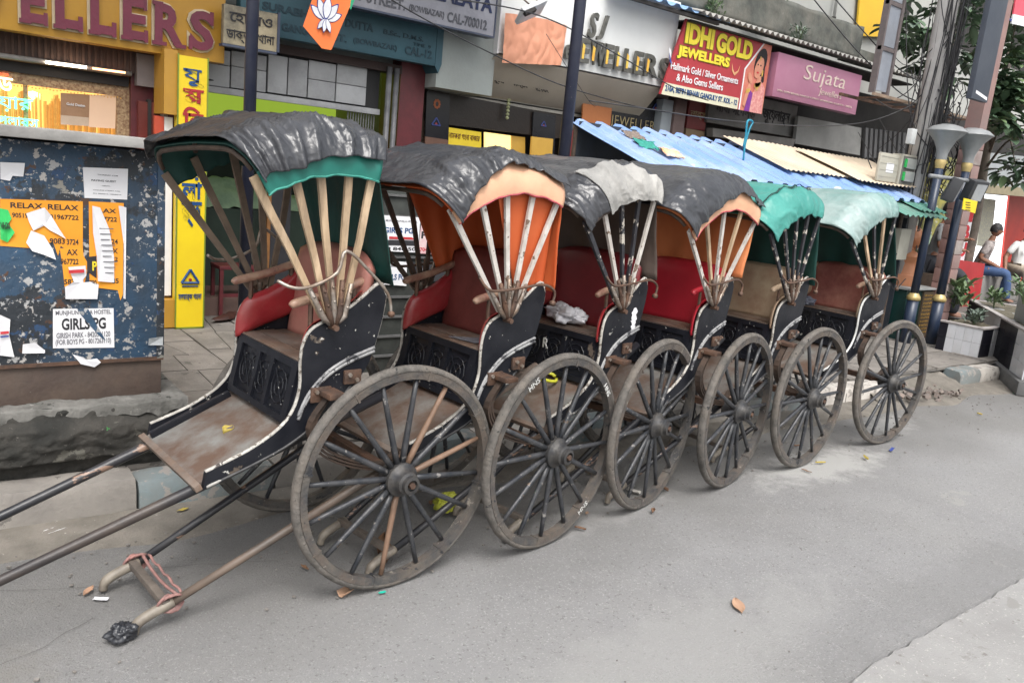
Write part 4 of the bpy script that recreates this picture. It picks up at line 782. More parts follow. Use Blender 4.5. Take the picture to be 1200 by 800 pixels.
obj('pull_slot', MB().lathe([(0,.0),(.05,.001),(.05,.003),(0,.003)], 10, Matrix.Translation((2.12,-.131,2.09)) @ Matrix.Rotation(R_(90),4,'X') @ Matrix.Diagonal((1,.15,1,1))), ink, t)
W('lintel', 2.06, 3.84, 2.38, 2.45, mat('dark_brown_beam', (.05,.03,.028), None, 5), YS-.18, YS)
t = thing('collapsible_gate', 'folded grey collapsible steel gate at the right of the lime green shop', 'gate', (0, YS, 0))
for q in range(11): obj('bar', MB().box((3.36+q*.026,-.10,.3),(3.37+q*.026,-.085,1.995)), mat('grey_gate_steel', (.20,.20,.21), (.12,.12,.13), 9, .5, metal=.3), t)
for a in (3.70, 3.775):
    tag(obj('steel_post', MB().tube([(a,YS-.2,.14),(a,YS-.2,2.42)], .026, 10), mat('grey_post_steel', (.17,.17,.18), (.10,.10,.11), 9, .45), smooth=True), 'grey steel post beside the folded gate, '+('left one' if a < 3.72 else 'right one of the pair'), 'post')
mb = MB(); t = thing('wooden_stool', 'dark wooden stool just inside the shop behind the yellow pylon sign', 'stool', (2.42, 7.02, .16))
obj('seat', MB().box((-.16,-.12,.40),(.16,.14,.43)), maroon, t, bevel=.004)
for a, c in ((-.14,-.1),(.14,-.1),(-.14,.12),(.14,.12)): obj('leg', MB().box((a-.015,c-.015,0),(a+.015,c+.015,.40)), maroon, t)
obj('stretcher', MB().box((-.13,-.105,.16),(.13,-.09,.19)), maroon, t)
t = thing('open_door', 'slim wooden door frame upright standing in the lime green shop', 'door', (2.72, 7.02, .16)); obj('upright', MB().box((-.015,0,0),(.015,.03,1.75)), mat('orange_brown_wood', (.30,.14,.05), (.2,.09,.03), 9, .5), t)
obj('dark_panel', MB().box((.02,.01,0),(.20,.03,1.75)), ink, t)
t = thing('covered_goods', 'heap of goods under a pale green cloth inside the lime green shop', 'goods', (2.75, 7.7, .3))
obj('table', MB().box((-.7,-.05,0),(.8,.45,.72)), mat('dark_green_dado', (.03,.05,.04)), t)
obj('cloth_heap', MB().grid(lambda a, c: Vector((-.68+1.4*a, -.04+.44*c, .73+.30*sin(pi*a)**.5*sin(pi*c)**.5*(.7+.5*noise.noise(Vector((a*5,c*3,1))))+.03*noise.noise(Vector((a*16,c*9,4))))), 30, 14), mat('pale_green_cloth', (.30,.42,.26), (.18,.28,.18), 7, .8, bump=.6, bscale=12), t, smooth=True)
sh = thing('pair_of_shoes', 'pair of brown slippers on the pavement beside the yellow pylon sign', 'shoes', (2.25, 6.74, .16))
for q in (0, 1):
    so = obj('shoe', MB().grid(lambda a, c: Vector((.26*(a-.5), (.042+.01*sin(pi*a))*(c-.5)*2*sin(pi*min(.97,max(.03,a)))**.4, .012+.055*sin(pi*c)**.6*(1-.55*a if a > .45 else .55*a+.3)))if 1 else 0, 14, 10), mat('brown_leather', (.07,.028,.02), (.04,.018,.014), 9, .4), sh, smooth=True); so.location = (.09*q, .10*q, 0); so.rotation_euler = (0, 0, .5+.3*q)
# teal and grey signboards
s = thing('signboard', 'faded teal signboard with dark worn lettering over the grey shutter', 'sign', (0, 6.62, 0))
obj('board', MB().box((2.28,0,2.475),(4.06,.10,2.86)), teal, s, bevel=.006); obj('end_box', MB().prism([(4.062,2.475),(4.062,2.80),(4.13,2.80),(4.13,2.50),(4.10,2.42)], .3, Matrix.Translation((0,.3,0)) @ Matrix(((1,0,0,0),(0,0,-1,0),(0,1,0,0),(0,0,0,1)))), teal, s)
text('SURABHI', 2.45, 2.86, 2.66, 2.72, -.003, teald, s, bold=.03); text('DUTTA', 3.16, 3.42, 2.655, 2.72, -.003, teald, s, bold=.03); text('B.Sc., D.M.S.', 3.52, 3.92, 2.655, 2.70, -.003, teald, s, bold=.02); text('TIME  9', 3.82, 4.0, 2.615, 2.642, -.003, teald, s)
text('B. B. GANGULY', 2.45, 2.98, 2.53, 2.59, -.003, teald, s, bold=.03); text('ST.', 3.06, 3.18, 2.53, 2.59, -.003, teald, s, bold=.03); text('(BOWBAZAR)', 3.24, 3.66, 2.53, 2.585, -.003, teald, s, bold=.02); text('CAL-12', 3.74, 4.02, 2.53, 2.60, -.003, teald, s, bold=.03)
s = thing('signboard', 'pale grey signboard reading STREET (BOWBAZAR) CAL-700012 in black', 'sign', (0, 6.42, 0))
gsm = mat('pale_grey_signboard', (.36,.36,.40), (.28,.28,.32), 3, .6, bump=.1, dirt=((.17,.17,.19),.6), chips=((.12,.12,.13),9,.66)); dk = mat('grey_black_lettering', (.05,.055,.07), (.14,.14,.16), 30, .6)
A = F(400,4,6.42); B = F(578,44,6.42)
obj('board', MB().box((2.9,0,2.80),(B.x,.10,3.35)), gsm, s, bevel=.004); obj('lower_rail', MB().box((2.9,-.006,2.785),(B.x+.01,.11,2.80)), bluesteel, s); obj('end_rail', MB().box((B.x,-.006,2.80),(B.x+.012,.11,3.35)), bluesteel, s)
zt = F(560,22,6.42).z; zb = F(560,34,6.42).z
text('GANGULY STREET.', F(400,0,6.42).x-.30, F(474,14,6.42).x, zb+.01, zt+.01, -.003, dk, s, bold=.02); text('(BOWBAZAR)', F(479,14,6.42).x, F(520,22,6.42).x, zb+.008, zt-.012, -.003, dk, s, bold=.01); text('CAL-700012', F(524,22,6.42).x, F(570,33,6.42).x, zb, zt, -.003, dk, s, bold=.02)
text('KAMALALAYA', F(455,0,6.42).x, F(577,8,6.42).x, zt+.07, zt+.20, -.003, mat('blue_black_lettering', (.02,.03,.09), None, 6), s, bold=.03)
# party flag
fl = thing('party_flag', 'orange and green party flag with white lotus hanging over the teal sign', 'flag', (F(385,20,6.0).x, 6.0, 0))
fx = F(385,20,6.0).x
P = [(a-fx, c) for a, c in FP(6.0, (371,-16),(412,-10),(410,8),(388,59),(377,57),(355,31))]
Pg = [(a-fx, c) for a, c in FP(6.0, (405,-14),(420,-12),(411,12),(409,8))]
quadP(P, mat('orange_flag_cloth', (.80,.19,.05), (.72,.16,.04), 3, .8, bump=.1), .0, fl, 'orange_field', .003); quadP(Pg, mat('green_flag_cloth', (.03,.36,.18), None, 5, .8), .001, fl, 'green_stripe', .003)
lc = F(381,14,6.0); lw = mat('white_flag_print', (.75,.76,.8), None, 6, .8); nb = mat('navy_flag_print', (.03,.04,.22), None, 6, .8)
def petal(cx, cz, ang, L_, w_, y, tilt=.0):
    for (m_, e, dy) in ((nb, 1.0, 0), (lw, .84, -.002)):
        pts = []
        for q in range(16):
            a = 2*pi*q/16; u = .5-.5*cos(a); v_ = w_*e*sin(a)*(.5+.5*sin(pi*u))*.9; u = (u-.5)*e+.5
            pts.append((cx+L_*u*cos(ang)-v_*sin(ang), cz+L_*u*sin(ang)+v_*cos(ang)))
        quadP(pts, m_, y+dy, fl, 'lotus_petal', .0015)
cx, cz = lc.x-fx, lc.z-.06
for q, (an, l_, w_, dy) in enumerate(((150,.15,.035,0),(35,.15,.035,0),(120,.17,.036,-.004),(62,.17,.036,-.004),(92,.18,.04,-.008))): petal(cx, cz-.005, R_(an-8), l_, w_, -.004+dy)
for q, an in enumerate((235,262,290)): petal(cx+.0, cz+.015, R_(an), .11, .022, -.018-.004*q)
obj('string', MB().tube([(-.03,0,F(378,-16,6.0).z),(-.02,.2,3.6)], .003, 5), greyp, fl)
# third shop: white SJ JEWELLERS board, beige canopy under it
s = thing('signboard', 'white fascia sign with raised metallic letters reading SJ JEWELLERS', 'sign', (0, 6.6, 0))
wa, wb = F(583,66,6.6), F(772,97,6.6)
obj('board', MB().box((4.735,0,2.70),(7.17,.12,3.62)), mat('white_acrylic_panel', (.74,.75,.74), (.69,.70,.69), 2, .35, bump=.04, dirt=((.60,.61,.60),.4)), s, bevel=.004); obj('left_trim', MB().box((4.715,-.012,2.69),(4.735,.13,3.62)), paper_white, s)
gl = mat('tarnished_metal_letters', (.10,.10,.09), (.17,.165,.15), 14, .35, metal=.6, bump=.1); og = mat('gold_letter_patch', (.75,.36,.04), (.62,.50,.10), 7, .35)
for ch, a, c, yb, yt in (('e',657,664,75,62),('J',664,673,80,50),('E',674,685,78,50),('W',686,704,80,51),('E',702,713,83,54),('L',715,724,84,57),('L',726,736,86,60),('E',738,748,88,63),('R',750,766,91,65),('S',768,778,93,70)):
    L_ = text(ch, F(a,yb,6.6).x, F(c,yb,6.6).x, 2.765, 2.765+.235*(.6 if ch == 'e' else 1), -.03, og if ch in 'R' and 0 else gl, s, ext=.015, bold=.03, name='letter')
    if ch in 'WLER': quadP([(F(a,yb,6.6).x+.02, 2.80), (F(a,yb,6.6).x+.05, 2.80), (F(a,yb,6.6).x+.055, 2.93), (F(a,yb,6.6).x+.02, 2.95)], og, -.062, L_, 'gold_patch', .002)
for ch, a, c, yb, yt in (('S',686,697,47,18),('J',697,709,47,15)):
    text(ch, F(a,30,6.6).x, F(c,30,6.6).x, F(695,47,6.6).z, F(700,17,6.6).z, -.03, gl, s, ext=.015, bold=.02, name='letter', shear=.25)
obj('underline', MB().box((F(680,47,6.6).x,-.02,F(690,48,6.6).z-.006),(F(706,47,6.6).x,0,F(690,48,6.6).z+.01)), gl, s)
cl = thing('cloth_cover', 'salmon pink cloth tied over the left half of the white jewellers sign', 'cloth', (0, 6.56, 0))
c4 = FP(6.56, (586,74),(590,16),(662,31),(655,77))
obj('sheet', MB().grid(lambda a, c: Vector(((c4[0][0]*(1-a)+c4[3][0]*a)*(1-c)+(c4[1][0]*(1-a)+c4[2][0]*a)*c, -.03-.02*abs(noise.noise(Vector((a*10, c*3, 2))))-.01*sin(a*22)*c, (c4[0][1]*(1-a)+c4[3][1]*a)*(1-c)+(c4[1][1]*(1-a)+c4[2][1]*a)*c+(.02*sin(pi*a) if c > .95 else 0))), 60, 30), mat('salmon_cloth', (.70,.32,.20), (.64,.28,.17), 3, .55, bump=.3, bscale=14), cl, smooth=True)
cn = thing('shop_canopy', 'beige curved canopy underside below the white jewellers sign with painted Bengali words', 'canopy', (0, 6.6, 0))
bg_ = mat('beige_canopy_panel', (.55,.50,.43), (.48,.44,.38), 2, .6, bump=.05, dirt=((.38,.34,.29),.4))
def cnf(a, c):
    x = 4.30+(7.05-4.30)*a+(.42*(1-a))*c*1.05; z = 2.31+.375*c**1.25; y = .42*(1-c)**1.0; return Vector((x, y+.006, z))
obj('soffit', MB().grid(cnf, 24, 12), bg_, cn, smooth=True); obj('lower_rail', MB().box((4.22,.40,2.27),(7.05,.45,2.315)), mat('pale_rail', (.40,.38,.34), None, 6, .6), cn)
obj('end_cheek', MB().add([Vector((4.31,.42,2.31)),Vector((4.75,.01,2.69)),Vector((4.75,.42,2.69))], [(0,1,2)]), plaster2, cn)
for bd, a, c in (('পূজা', 574, 588), ('"শান্তি"', 593, 619), ('শোভা', 622, 640)):
    X0, X1 = F(a,102,6.85).x, F(c,102,6.85).x; text(bd, X0, X1, 0, .085, 0, ink, cn, bold=.005, rot=Matrix.Translation((0,.19,2.44)) @ Matrix.Rotation(R_(-45), 4, 'X'))
fd = thing('floodlight', 'white floodlight on a bracket above the salmon cloth', 'light', (0, 6.2, 0))
c = F(623,14,6.2)-Vector((0,6.2,0)); Mf = Matrix.Translation(c) @ Matrix.Rotation(R_(-28), 4, 'Y') @ Matrix.Rotation(R_(-35), 4, 'X')
obj('housing', MB().box((-.15,-.10,-.015),(.15,.10,.03), Mf), mat('white_lamp_casing', (.72,.74,.76), None, 6, .35), fd, bevel=.015); obj('heat_sink', MB().box((-.15,-.10,-.05),(-.02,-.06,-.016), Mf), darkin, fd, bevel=.004)
obj('yoke', MB().tube([Mf @ Vector((-.05,-.09,.03)), Mf @ Vector((-.03,-.02,.20)), Mf @ Vector((.06,.0,.20)), Mf @ Vector((.08,-.07,.03))], .007, 6), rust, fd); obj('bracket', MB().tube([Mf @ Vector((0,0,.20)), c+Vector((-.1,.42,.18))], .012, 6), rust, fd)
# what shows in the third shop
bt = thing('jewellery_shop_front', 'dark shop front with black fascia, gold lit cabinets and black poster panels', 'shop front', (0, YS, 0))
def PB(name, px, y, m, th=.02, par=bt): return quadP(FP(y, *px), m, y-YS, par, name, th)
blackm = mat('black_gloss_board', (.014,.014,.018), (.02,.02,.024), 5, .25, bump=.05); goldm = mat('gold_cabinet_panel', (.42,.26,.05), (.34,.20,.04), 4, .4, emit=((.5,.28,.05),.25)); goldl = mat('lit_gold_cabinet', (.85,.65,.25), (.7,.5,.15), 3, .5, emit=((1,.70,.25), .9))
PB('fascia', [(500,105),(665,137),(660,163),(498,143)], YS-.02, mat('brown_black_fascia', (.030,.022,.018), None, 3, .4)); 
PB('poster_panel', [(499,107),(526,112),(524,172),(497,168)], YS-.05, blackm); PB('poster_panel', [(624,131),(650,135),(648,187),(621,184)], YS-.05, blackm)
PB('skirting_board', [(497,160),(524,164),(523,200),(497,200)], YS-.07, mat('brown_board', (.16,.085,.06), None, 4, .5)); PB('gold_panel', [(622,160),(647,163),(645,190),(620,190)], YS-.07, goldm)
PB('light_box', [(522,149),(562,155),(562,200),(522,200)], YS+.0, mat('yellow_light_box', (.50,.38,.03), None, 4, .5, emit=((.55,.40,.02), .35)), .03); PB('lit_cabinet', [(567,155),(597,159),(597,200),(567,200)], YS+.05, goldl, .03); PB('gold_panel', [(597,159),(614,161),(614,200),(597,200)], YS+.04, goldm)
text('নামকরা গহনা বাজার', F(524,156,YS).x, F(560,160,YS).x, F(540,164,YS).z, F(540,157,YS).z, -.033, maroon, bt, name='box_lettering')
def tri(cx, cy, y, s_, par):
    c = F(cx, cy, y); mb = MB()
    for a in range(3): mb.tube([Vector((c.x+s_*cos(pi/2+2*pi*q/3), y-YS-.003, c.z+s_*.85*sin(pi/2+2*pi*q/3))) for q in (a, a+1)], s_*.13, 5)
    obj('triangle_mark', mb, mat('blue_logo', (.06,.09,.30), None, 6, .5), par); obj('triangle_dot', MB().lathe([(0,.004),(s_*.22,.003),(s_*.22,0)], 8, Matrix.Translation((c.x,y-YS-.003,c.z-.01)) @ Matrix.Rotation(R_(90),4,'X')), mat('red_logo_dot', (.40,.06,.08), None, 6), par)
tri(511,144,YS-.07,.055,bt); tri(637,146,YS-.07,.04,bt)
c = F(512,122,YS-.07); mb = MB()
for q in range(9): a = q*2*pi/9; mb.prism([(c.x+.028*cos(a)+.014*cos(u), c.z+.034*sin(a)+.014*sin(u)) for u in [w*pi/3 for w in range(6)]], .002+.0002*q, Matrix.Translation((0,-.071,0)) @ Matrix(((1,0,0,0),(0,0,-1,0),(0,1,0,0),(0,0,0,1))))
obj('orange_emblem', mb, mat('orange_emblem_print', (.45,.14,.06), None, 6), bt)
gr = thing('flower_string', 'short string of pale flowers hanging from the beige canopy', 'garland', (F(596,120,6.9).x, 6.9, F(596,115,6.9).z))
for q in range(6): obj('flower', MB().lathe([(0,-.022),(.018,-.01),(.02,.006),(0,.02)], 8, Matrix.Translation((0,0,-.035*q-.02))), mat('pale_flower', (.40,.42,.25), (.25,.27,.15), 30, .8), gr, smooth=True)
# black JEWELLERS panel, orange board, pillars
s = thing('signboard', 'black shop panel with thin gold letters reading SJ JEWELLERS behind the blue roof', 'sign', (0, YS, 0))
PB('board', [(690,103),(782,117),(776,175),(684,165)], YS-.06, blackm, .03, s)
gline = mat('thin_gold_letters', (.42,.34,.18), None, 6, .4)
text('SJ', F(722,123,YS-.1).x, F(734,124,YS-.1).x, F(728,130,YS-.1).z, F(728,116,YS-.1).z, -.095, gline, s, bold=-.012, shear=.2); text('JEWELLERS', F(716,140,YS-.1).x, F(772,150,YS-.1).x, F(745,154,YS-.1).z, F(745,139,YS-.1).z, -.095, gline, s, bold=-.012, spacing=1.1)
tri(768,126,YS-.1,.05,s)
PB('orange_board', [(682,118),(716,122),(712,170),(680,166)], YS-.10, mat('orange_brown_board', (.46,.17,.06), (.40,.14,.05), 3, .6), .02, s)
s = thing('wall_board', 'dark red board with a white round emblem and yellow letters beside the dark pole', 'sign', (0, YS, 0))
PB('board', [(668,150),(712,156),(708,205),(664,200)], YS-.12, mat('dark_red_board', (.20,.03,.03), (.15,.025,.025), 4, .5), .02, s)
for a, c_ in ((676,155),(690,162)):
    c = F(a,c_,YS-.15); obj('emblem', MB().lathe([(0,.004),(.045,.004),(.045,0)], 16, Matrix.Translation((c.x,-.142,c.z)) @ Matrix.Rotation(R_(90),4,'X')), mat('off_white_emblem', (.45,.42,.38), (.1,.08,.08), 24, .6), s)
text('UM', F(672,178,YS-.15).x, F(692,180,YS-.15).x, F(680,184,YS-.15).z, F(680,174,YS-.15).z, -.142, mat('yellow_letters', (.6,.45,.05), None, 6), s, bold=.03)
def pillar(px, y, m, lab, nm='pillar', z0=.13):
    P = FP(y, *px); x0, x1 = P[0][0], P[1][0]; z1 = P[0][1]; o_ = obj(nm, MB().box((x0,y,z0),(x1,y+.15,z1)), m, bevel=.005); tag(o_, lab, nm); return o_
pillar([(778,116),(792,118)], YS-.2, mat('pale_blue_grey_pillar', (.33,.37,.40), (.28,.31,.34), 4, .5), 'narrow pale blue grey pillar right of the black jewellers panel')
p_ = pillar([(793,116),(806,118)], YS-.24, mat('brown_fluted_metal', (.13,.085,.08), (.09,.06,.055), 8, .5), 'narrow brown fluted pillar under the red gold shop sign')
# the two sheds' tin roof over the white sign
def corrug(name, x0, x1, y0, z0, y1, z1, m, pitch, amp, parent=None, th=.004, n=None, skew=0, wob=.0):
    n = n or int((x1-x0)/pitch*8)
    def fn(a, b_): x = x0+(x1-x0)*a; return Vector((x+skew*b_, y0+(y1-y0)*b_, z0+(z1-z0)*b_+amp*(1 if sin(2*pi*(x-x0)/pitch) > .3 else sin(2*pi*(x-x0)/pitch)*.6-.1)+wob*noise.noise(Vector((x*2, b_*2, 3)))))
    return obj(name, MB().grid(fn, n, 6), m, parent, solid=th)
def corr2(name, x0, x1, y0, z0, y1, z1, m, pitch, amp, parent=None, th=.004, skew=0, wob=0):
    n = int((x1-x0)/pitch*8)
    def fn(a, b_): x = x0+(x1-x0)*a; return Vector((x+skew*b_, y0+(y1-y0)*b_+wob*noise.noise(Vector((x, 4, 0))), z0+(z1-z0)*b_+amp*sin(2*pi*(x-x0)/pitch)+wob*noise.noise(Vector((x*1.5, b_*2, 3)))))
    return obj(name, MB().grid(fn, n, 8), m, parent, smooth=True, solid=th)
bluetin = mat('sky_blue_roof_sheet', (.22,.35,.64), (.17,.29,.58), 2.2, .32, bump=.12, bscale=6, dirt=((.38,.47,.66),.7), chips=[((.10,.12,.18),14,.68),((.50,.54,.62),5,.66),((.16,.13,.11),7,.72)])
t = thing('tin_roof', 'small light blue corrugated roof above the white jewellers sign', 'roof'); corrug('roof_sheet', 6.0, 7.75, 6.35, 3.50, 7.0, 3.68, mat('pale_blue_sheet', (.26,.42,.66), (.22,.36,.6), 3, .35), .20, .022, t); obj('batten', MB().box((6.0,6.38,3.44),(7.6,6.42,3.475)), darkin, t)
# red NIDHI GOLD sign
s = thing('signboard', 'red and gold shop sign reading IDHI GOLD JEWELLERS with a picture of a bride', 'sign', (0, 6.5, 0))
y = 6.5; P0 = FP(y, (767,109),(893,134),(905,50),(799,22)); x0 = .5*(P0[0][0]+P0[3][0])-.02; x1 = .5*(P0[1][0]+P0[2][0]); z0 = .5*(P0[0][1]+P0[1][1]); z1 = .5*(P0[2][1]+P0[3][1])
BL = FP(6.5, (774,109),(805,21)); sx0, sx1, sz0, sz1 = x0-.03, x1, z0, z1; W_, H_ = sx1-sx0, sz1-sz0
def U(u, v): return (max(sx0+W_*u, BL[0][0]+(BL[1][0]-BL[0][0])*v+.012 if u < .02 else -9), sz0+H_*v)
redm = mat('red_flex_banner', (.42,.045,.055), (.36,.035,.045), 2, .45, bump=.03); BL = FP(6.5, (774,109),(805,21)); obj('board', MB().prism([(BL[0][0],sz0),(sx1,sz0),(sx1,sz1),(BL[1][0],sz1)], .03, Matrix.Translation((0,.03,0)) @ Matrix(((1,0,0,0),(0,0,-1,0),(0,1,0,0),(0,0,0,1)))), redm, s)
sk = (BL[1][0]-BL[0][0])/W_
def UB(name, pts, m, dy=-.001, th=.002): return quadP([U(*p) for p in pts], m, dy, s, name, th)
creamp = mat('cream_banner_strip', (.68,.66,.50), (.62,.60,.45), 3, .5); UB('address_strip', [(0,0),(.735,0),(.735,.155),(0,.155)], creamp)
UB('portrait_panel', [(.76,.0),(.998,.0),(.998,.998),(.93,.998),(.76,.56)], mat('rose_portrait_backdrop', (.55,.12,.09), (.62,.24,.17), 5, .5))
UB('panel_outline', [(.748,.0),(.76,.0),(.76,.56),(.93,.998),(.915,.998),(.748,.57)], paper_white, -.002)
yl = mat('yellow_banner_letters', (.85,.70,.05), None, 6, .5); orl = mat('green_gold_letter_edge', (.20,.16,.02), None, 6)
def ut(bd, u0, u1, v0, v1, m, bold=.03, dy=-.004, **k):
    a, c = U(u0, v0), U(u1, v1); return text(bd, a[0], c[0], a[1], c[1], dy, m, s, bold=bold, **k)
for bd, u0, u1, v0, v1 in (('IDHI', .15, .41, .70, .955), ('GOLD', .44, .80, .69, .945), ('JEWELLERS', .10, .59, .49, .655)):
    ut(bd, u0-.006, u1+.006, v0-.012, v1+.012, orl, .075, -.003); ut(bd, u0, u1, v0, v1, yl, .05, -.006)
ut('Hallmark Gold / Silver Ornaments', .06, .70, .335, .425, paper_white, .01); ut('& Also Gems Sellers', .12, .56, .205, .30, paper_white, .01); ut('210A, BEPIN BEHARI GANGULY ST. KOL - 12', .035, .72, .04, .125, inkb, .025)
UB('necklace_print', [(.615,.60),(.625,.50),(.655,.44),(.69,.50),(.70,.60),(.685,.52),(.655,.48),(.635,.52)], mat('peach_print', (.80,.42,.22), None, 6), -.003)
tm = quadP([U(-.004,.36), U(.055,.37), U(.045,.56), U(.02,.60)], paper_white, -.004, s, 'hallmark_label', .002); quadP([U(.01,.40), U(.045,.41), U(.028,.53)], bluep, -.007, s, 'hallmark_triangle', .002)
skin = mat('printed_skin', (.66,.30,.20), (.56,.24,.16), 14, .6); hair = mat('printed_black_hair', (.015,.012,.014), None, 6, .5); sari = mat('printed_pink_sari', (.60,.18,.20), (.75,.42,.36), 26, .6, bump=0); goldj = mat('printed_gold', (.62,.40,.10), (.5,.3,.06), 40, .5); purp = mat('printed_purple', (.22,.04,.30), None, 6)
def ell(cx, cz, rx, rz, m, nm, dy, rot=0, n=18): 
    pts = [(cx+rx*cos(a)*cos(rot)-rz*sin(a)*sin(rot), cz+rx*cos(a)*sin(rot)+rz*sin(a)*cos(rot)) for a in [q*2*pi/n for q in range(n)]]; return UB(nm, pts, m, dy, .0008)
ell(.905,.70,.060,.205,hair,'hair',-.004,-.1); UB('hair', [(.90,.80),(.955,.72),(.965,.45),(.93,.40),(.90,.6)], hair, -.004, .0012)
UB('dress', [(.80,.0),(.99,.0),(.985,.36),(.93,.46),(.88,.30),(.84,.2),(.82,.12)], sari, -.005); UB('blouse', [(.80,.0),(.855,.0),(.865,.26),(.83,.30)], purp, -.0075)
UB('neck', [(.875,.28),(.935,.32),(.93,.52),(.89,.50)], skin, -.008, .0015); ell(.893,.625,.042,.150,skin,'face',-.010,-.12); UB('necklace', [(.872,.34),(.93,.38),(.935,.44),(.90,.30),(.868,.40)], goldj, -.0105, .0015)
for u, v, r1, r2, m, nm, d in ((.876,.665,.007,.012,hair,'eye',-.0115),(.905,.66,.007,.012,hair,'eye',-.0115),(.884,.555,.012,.014,redp,'lips',-.0115),(.893,.755,.006,.03,goldj,'forehead_jewel',-.0115),(.933,.56,.008,.05,goldj,'earring',-.0115)): ell(u, v, r1, r2, m, nm, d)
UB('forearm', [(.775,.08),(.80,.05),(.835,.34),(.82,.42),(.79,.30)], skin, -.009, .0015); ell(.815,.46,.022,.075,skin,'hand',-.012,.2); UB('bangles', [(.79,.24),(.83,.27),(.832,.32),(.792,.30)], goldj, -.0125, .0012)
# pink Sujata sign
s = thing('signboard', 'mauve light box sign reading Sujata Jewellers in white script', 'sign', (0, 6.42, 0))
y = 6.42; P0 = FP(y, (903,114),(1001,131),(1013,87),(914,64)); a0 = (P0[0][0]+P0[3][0])/2; a1 = (P0[1][0]+P0[2][0])/2; c0 = (P0[0][1]+P0[1][1])/2-.01; c1 = (P0[2][1]+P0[3][1])/2
obj('light_box', MB().box((a0,0,c0),(a1,.14,c1)), mat('mauve_sign_face', (.36,.14,.23), (.42,.19,.28), 1.4, .4, bump=.02), s, bevel=.006)
wsc = mat('cream_script_letters', (.75,.62,.55), None, 6, .5); Wd = a1-a0; Hd = c1-c0
text('Sujata', a0+.30*Wd, a0+.80*Wd, c0+.44*Hd, c0+.90*Hd, -.003, wsc, s, shear=.12, bold=-.004); text('Jewellers', a0+.50*Wd, a0+.78*Wd, c0+.24*Hd, c0+.44*Hd, -.003, wsc, s, shear=.15, bold=-.008); text('210A, BEPIN BEHARI GANGULY STREET, BOWBAZAR, KOLKATA - 700012', a0+.04*Wd, a0+.93*Wd, c0+.13*Hd, c0+.18*Hd, -.003, wsc, s, bold=-.01)
# grey Bengali sign and the dim things behind the blue roof
s = thing('signboard', 'old grey signboard with black Bengali letters below the red gold sign', 'sign', (0, 6.9, 0))
P0 = FP(6.9, (828,146),(928,158),(932,122),(835,107)); obj('board', MB().box((P0[0][0],0,P0[0][1]+.03),(P0[1][0]+.04,.08,P0[2][1]-.02)), mat('weathered_grey_board', (.22,.215,.21), (.16,.158,.155), 3, .8, dirt=((.10,.10,.095),.6)), s, bevel=.004)
text('জুেয়লার্স', F(892,143,6.9).x, F(924,146,6.9).x, F(905,146,6.9).z, F(905,127,6.9).z, -.004, ink, s, bold=.02); text('নিধি গোল্ড', F(838,135,6.9).x, F(884,140,6.9).x, F(860,138,6.9).z, F(860,122,6.9).z, -.004, mat('faint_letters', (.07,.065,.065), None, 6), s, bold=.01)
s = thing('signboard', 'small dark red board with gold Bengali letters left of the grey sign', 'sign', (0, 6.95, 0)); P0 = FP(6.95, (804,150),(826,153),(828,122),(808,119)); obj('board', MB().box((P0[0][0],0,P0[0][1]),(P0[1][0],.04,P0[2][1])), mat('dark_red_board', (.2,.03,.03)), s); text('নার্স', P0[0][0]+.04, P0[1][0]-.02, P0[0][1]+.12, P0[0][1]+.22, -.003, gline, s, bold=.01); obj('lower_plate', MB().box((P0[0][0],-.005,P0[0][1]-.12),(P0[1][0],.04,P0[0][1]-.005)), mat('tan_plate', (.33,.24,.15), None, 5), s)
PB2 = thing('shop_awning_box', 'long stained concrete lintel above dark shop openings behind the blue roof', 'lintel', (0, YS, 0))
quadP(FP(6.9, (828,150),(925,163),(922,172),(828,160)), mat('stained_lintel', (.20,.19,.18), (.13,.125,.12), 3, .9), -.1, PB2, 'lintel', .1)
quadP(FP(6.85, (932,136),(1006,150),(1004,182),(928,168)), mat('greyish_cloth_panel', (.28,.28,.27), (.20,.20,.195), 2, .85, dirt=((.12,.12,.12),.5)), -.15, PB2, 'faded_panel', .05)
for q in range(9): quadP(FP(6.9, (1012+q*5.5,150+q*.7),(1015+q*5.5,150+q*.7),(1013+q*5.5,185),(1010+q*5.5,185)), mat('grey_louver', (.15,.15,.155), None, 5), -.1, PB2, 'bar', .04)
# asbestos edge, mossy ledge, upper wall
moss = mat('mossy_black_concrete', (.13,.135,.12), (.06,.065,.06), 4, .9, bump=.6, bscale=14, dirt=((.22,.20,.17),.4), chips=((.30,.28,.25),4,.68))
t = thing('corrugated_awning', 'grey corrugated asbestos awning edge running above the red and mauve signs', 'awning'); corr2('sheet', 7.2, 12.4, 6.30, 3.50, 7.0, 3.66, mat('grey_asbestos_sheet', (.34,.33,.31), (.24,.235,.22), 4, .85), .105, .020, t, .006); obj('underside', MB().box((7.2,6.45,3.42),(12.2,6.9,3.44)), darkin, t)
t = thing('concrete_ledge', 'black mossy concrete parapet ledge above the corrugated awning', 'ledge'); obj('parapet', MB().grid(lambda a, c: Vector((6.6+4.6*a, 6.88+.01*noise.noise(Vector((a*20,c*5,1))), 3.66+.42*c+.02*noise.noise(Vector((a*14,c,5)))*(c > .9))), 70, 8), moss, t, smooth=True, solid=.10)
obj('end_block', MB().box((11.0,6.80,3.62),(11.9,7.0,3.80)), moss, t, bevel=.01)
up = thing('upper_building', 'pale plastered upper storey with a yellow panel and white drain pipe behind the ledge', 'building', (0, 7.6, 0))
obj('wall', MB().box((4,0,3.3),(40,.3,11)), mat('pale_upper_plaster', (.46,.46,.43), (.38,.385,.37), .8, .9, bump=.15, dirt=((.30,.31,.30),.5)), up)
obj('wall', MB().box((-14,-.2,4.5),(4,.3,11)), plaster, up)
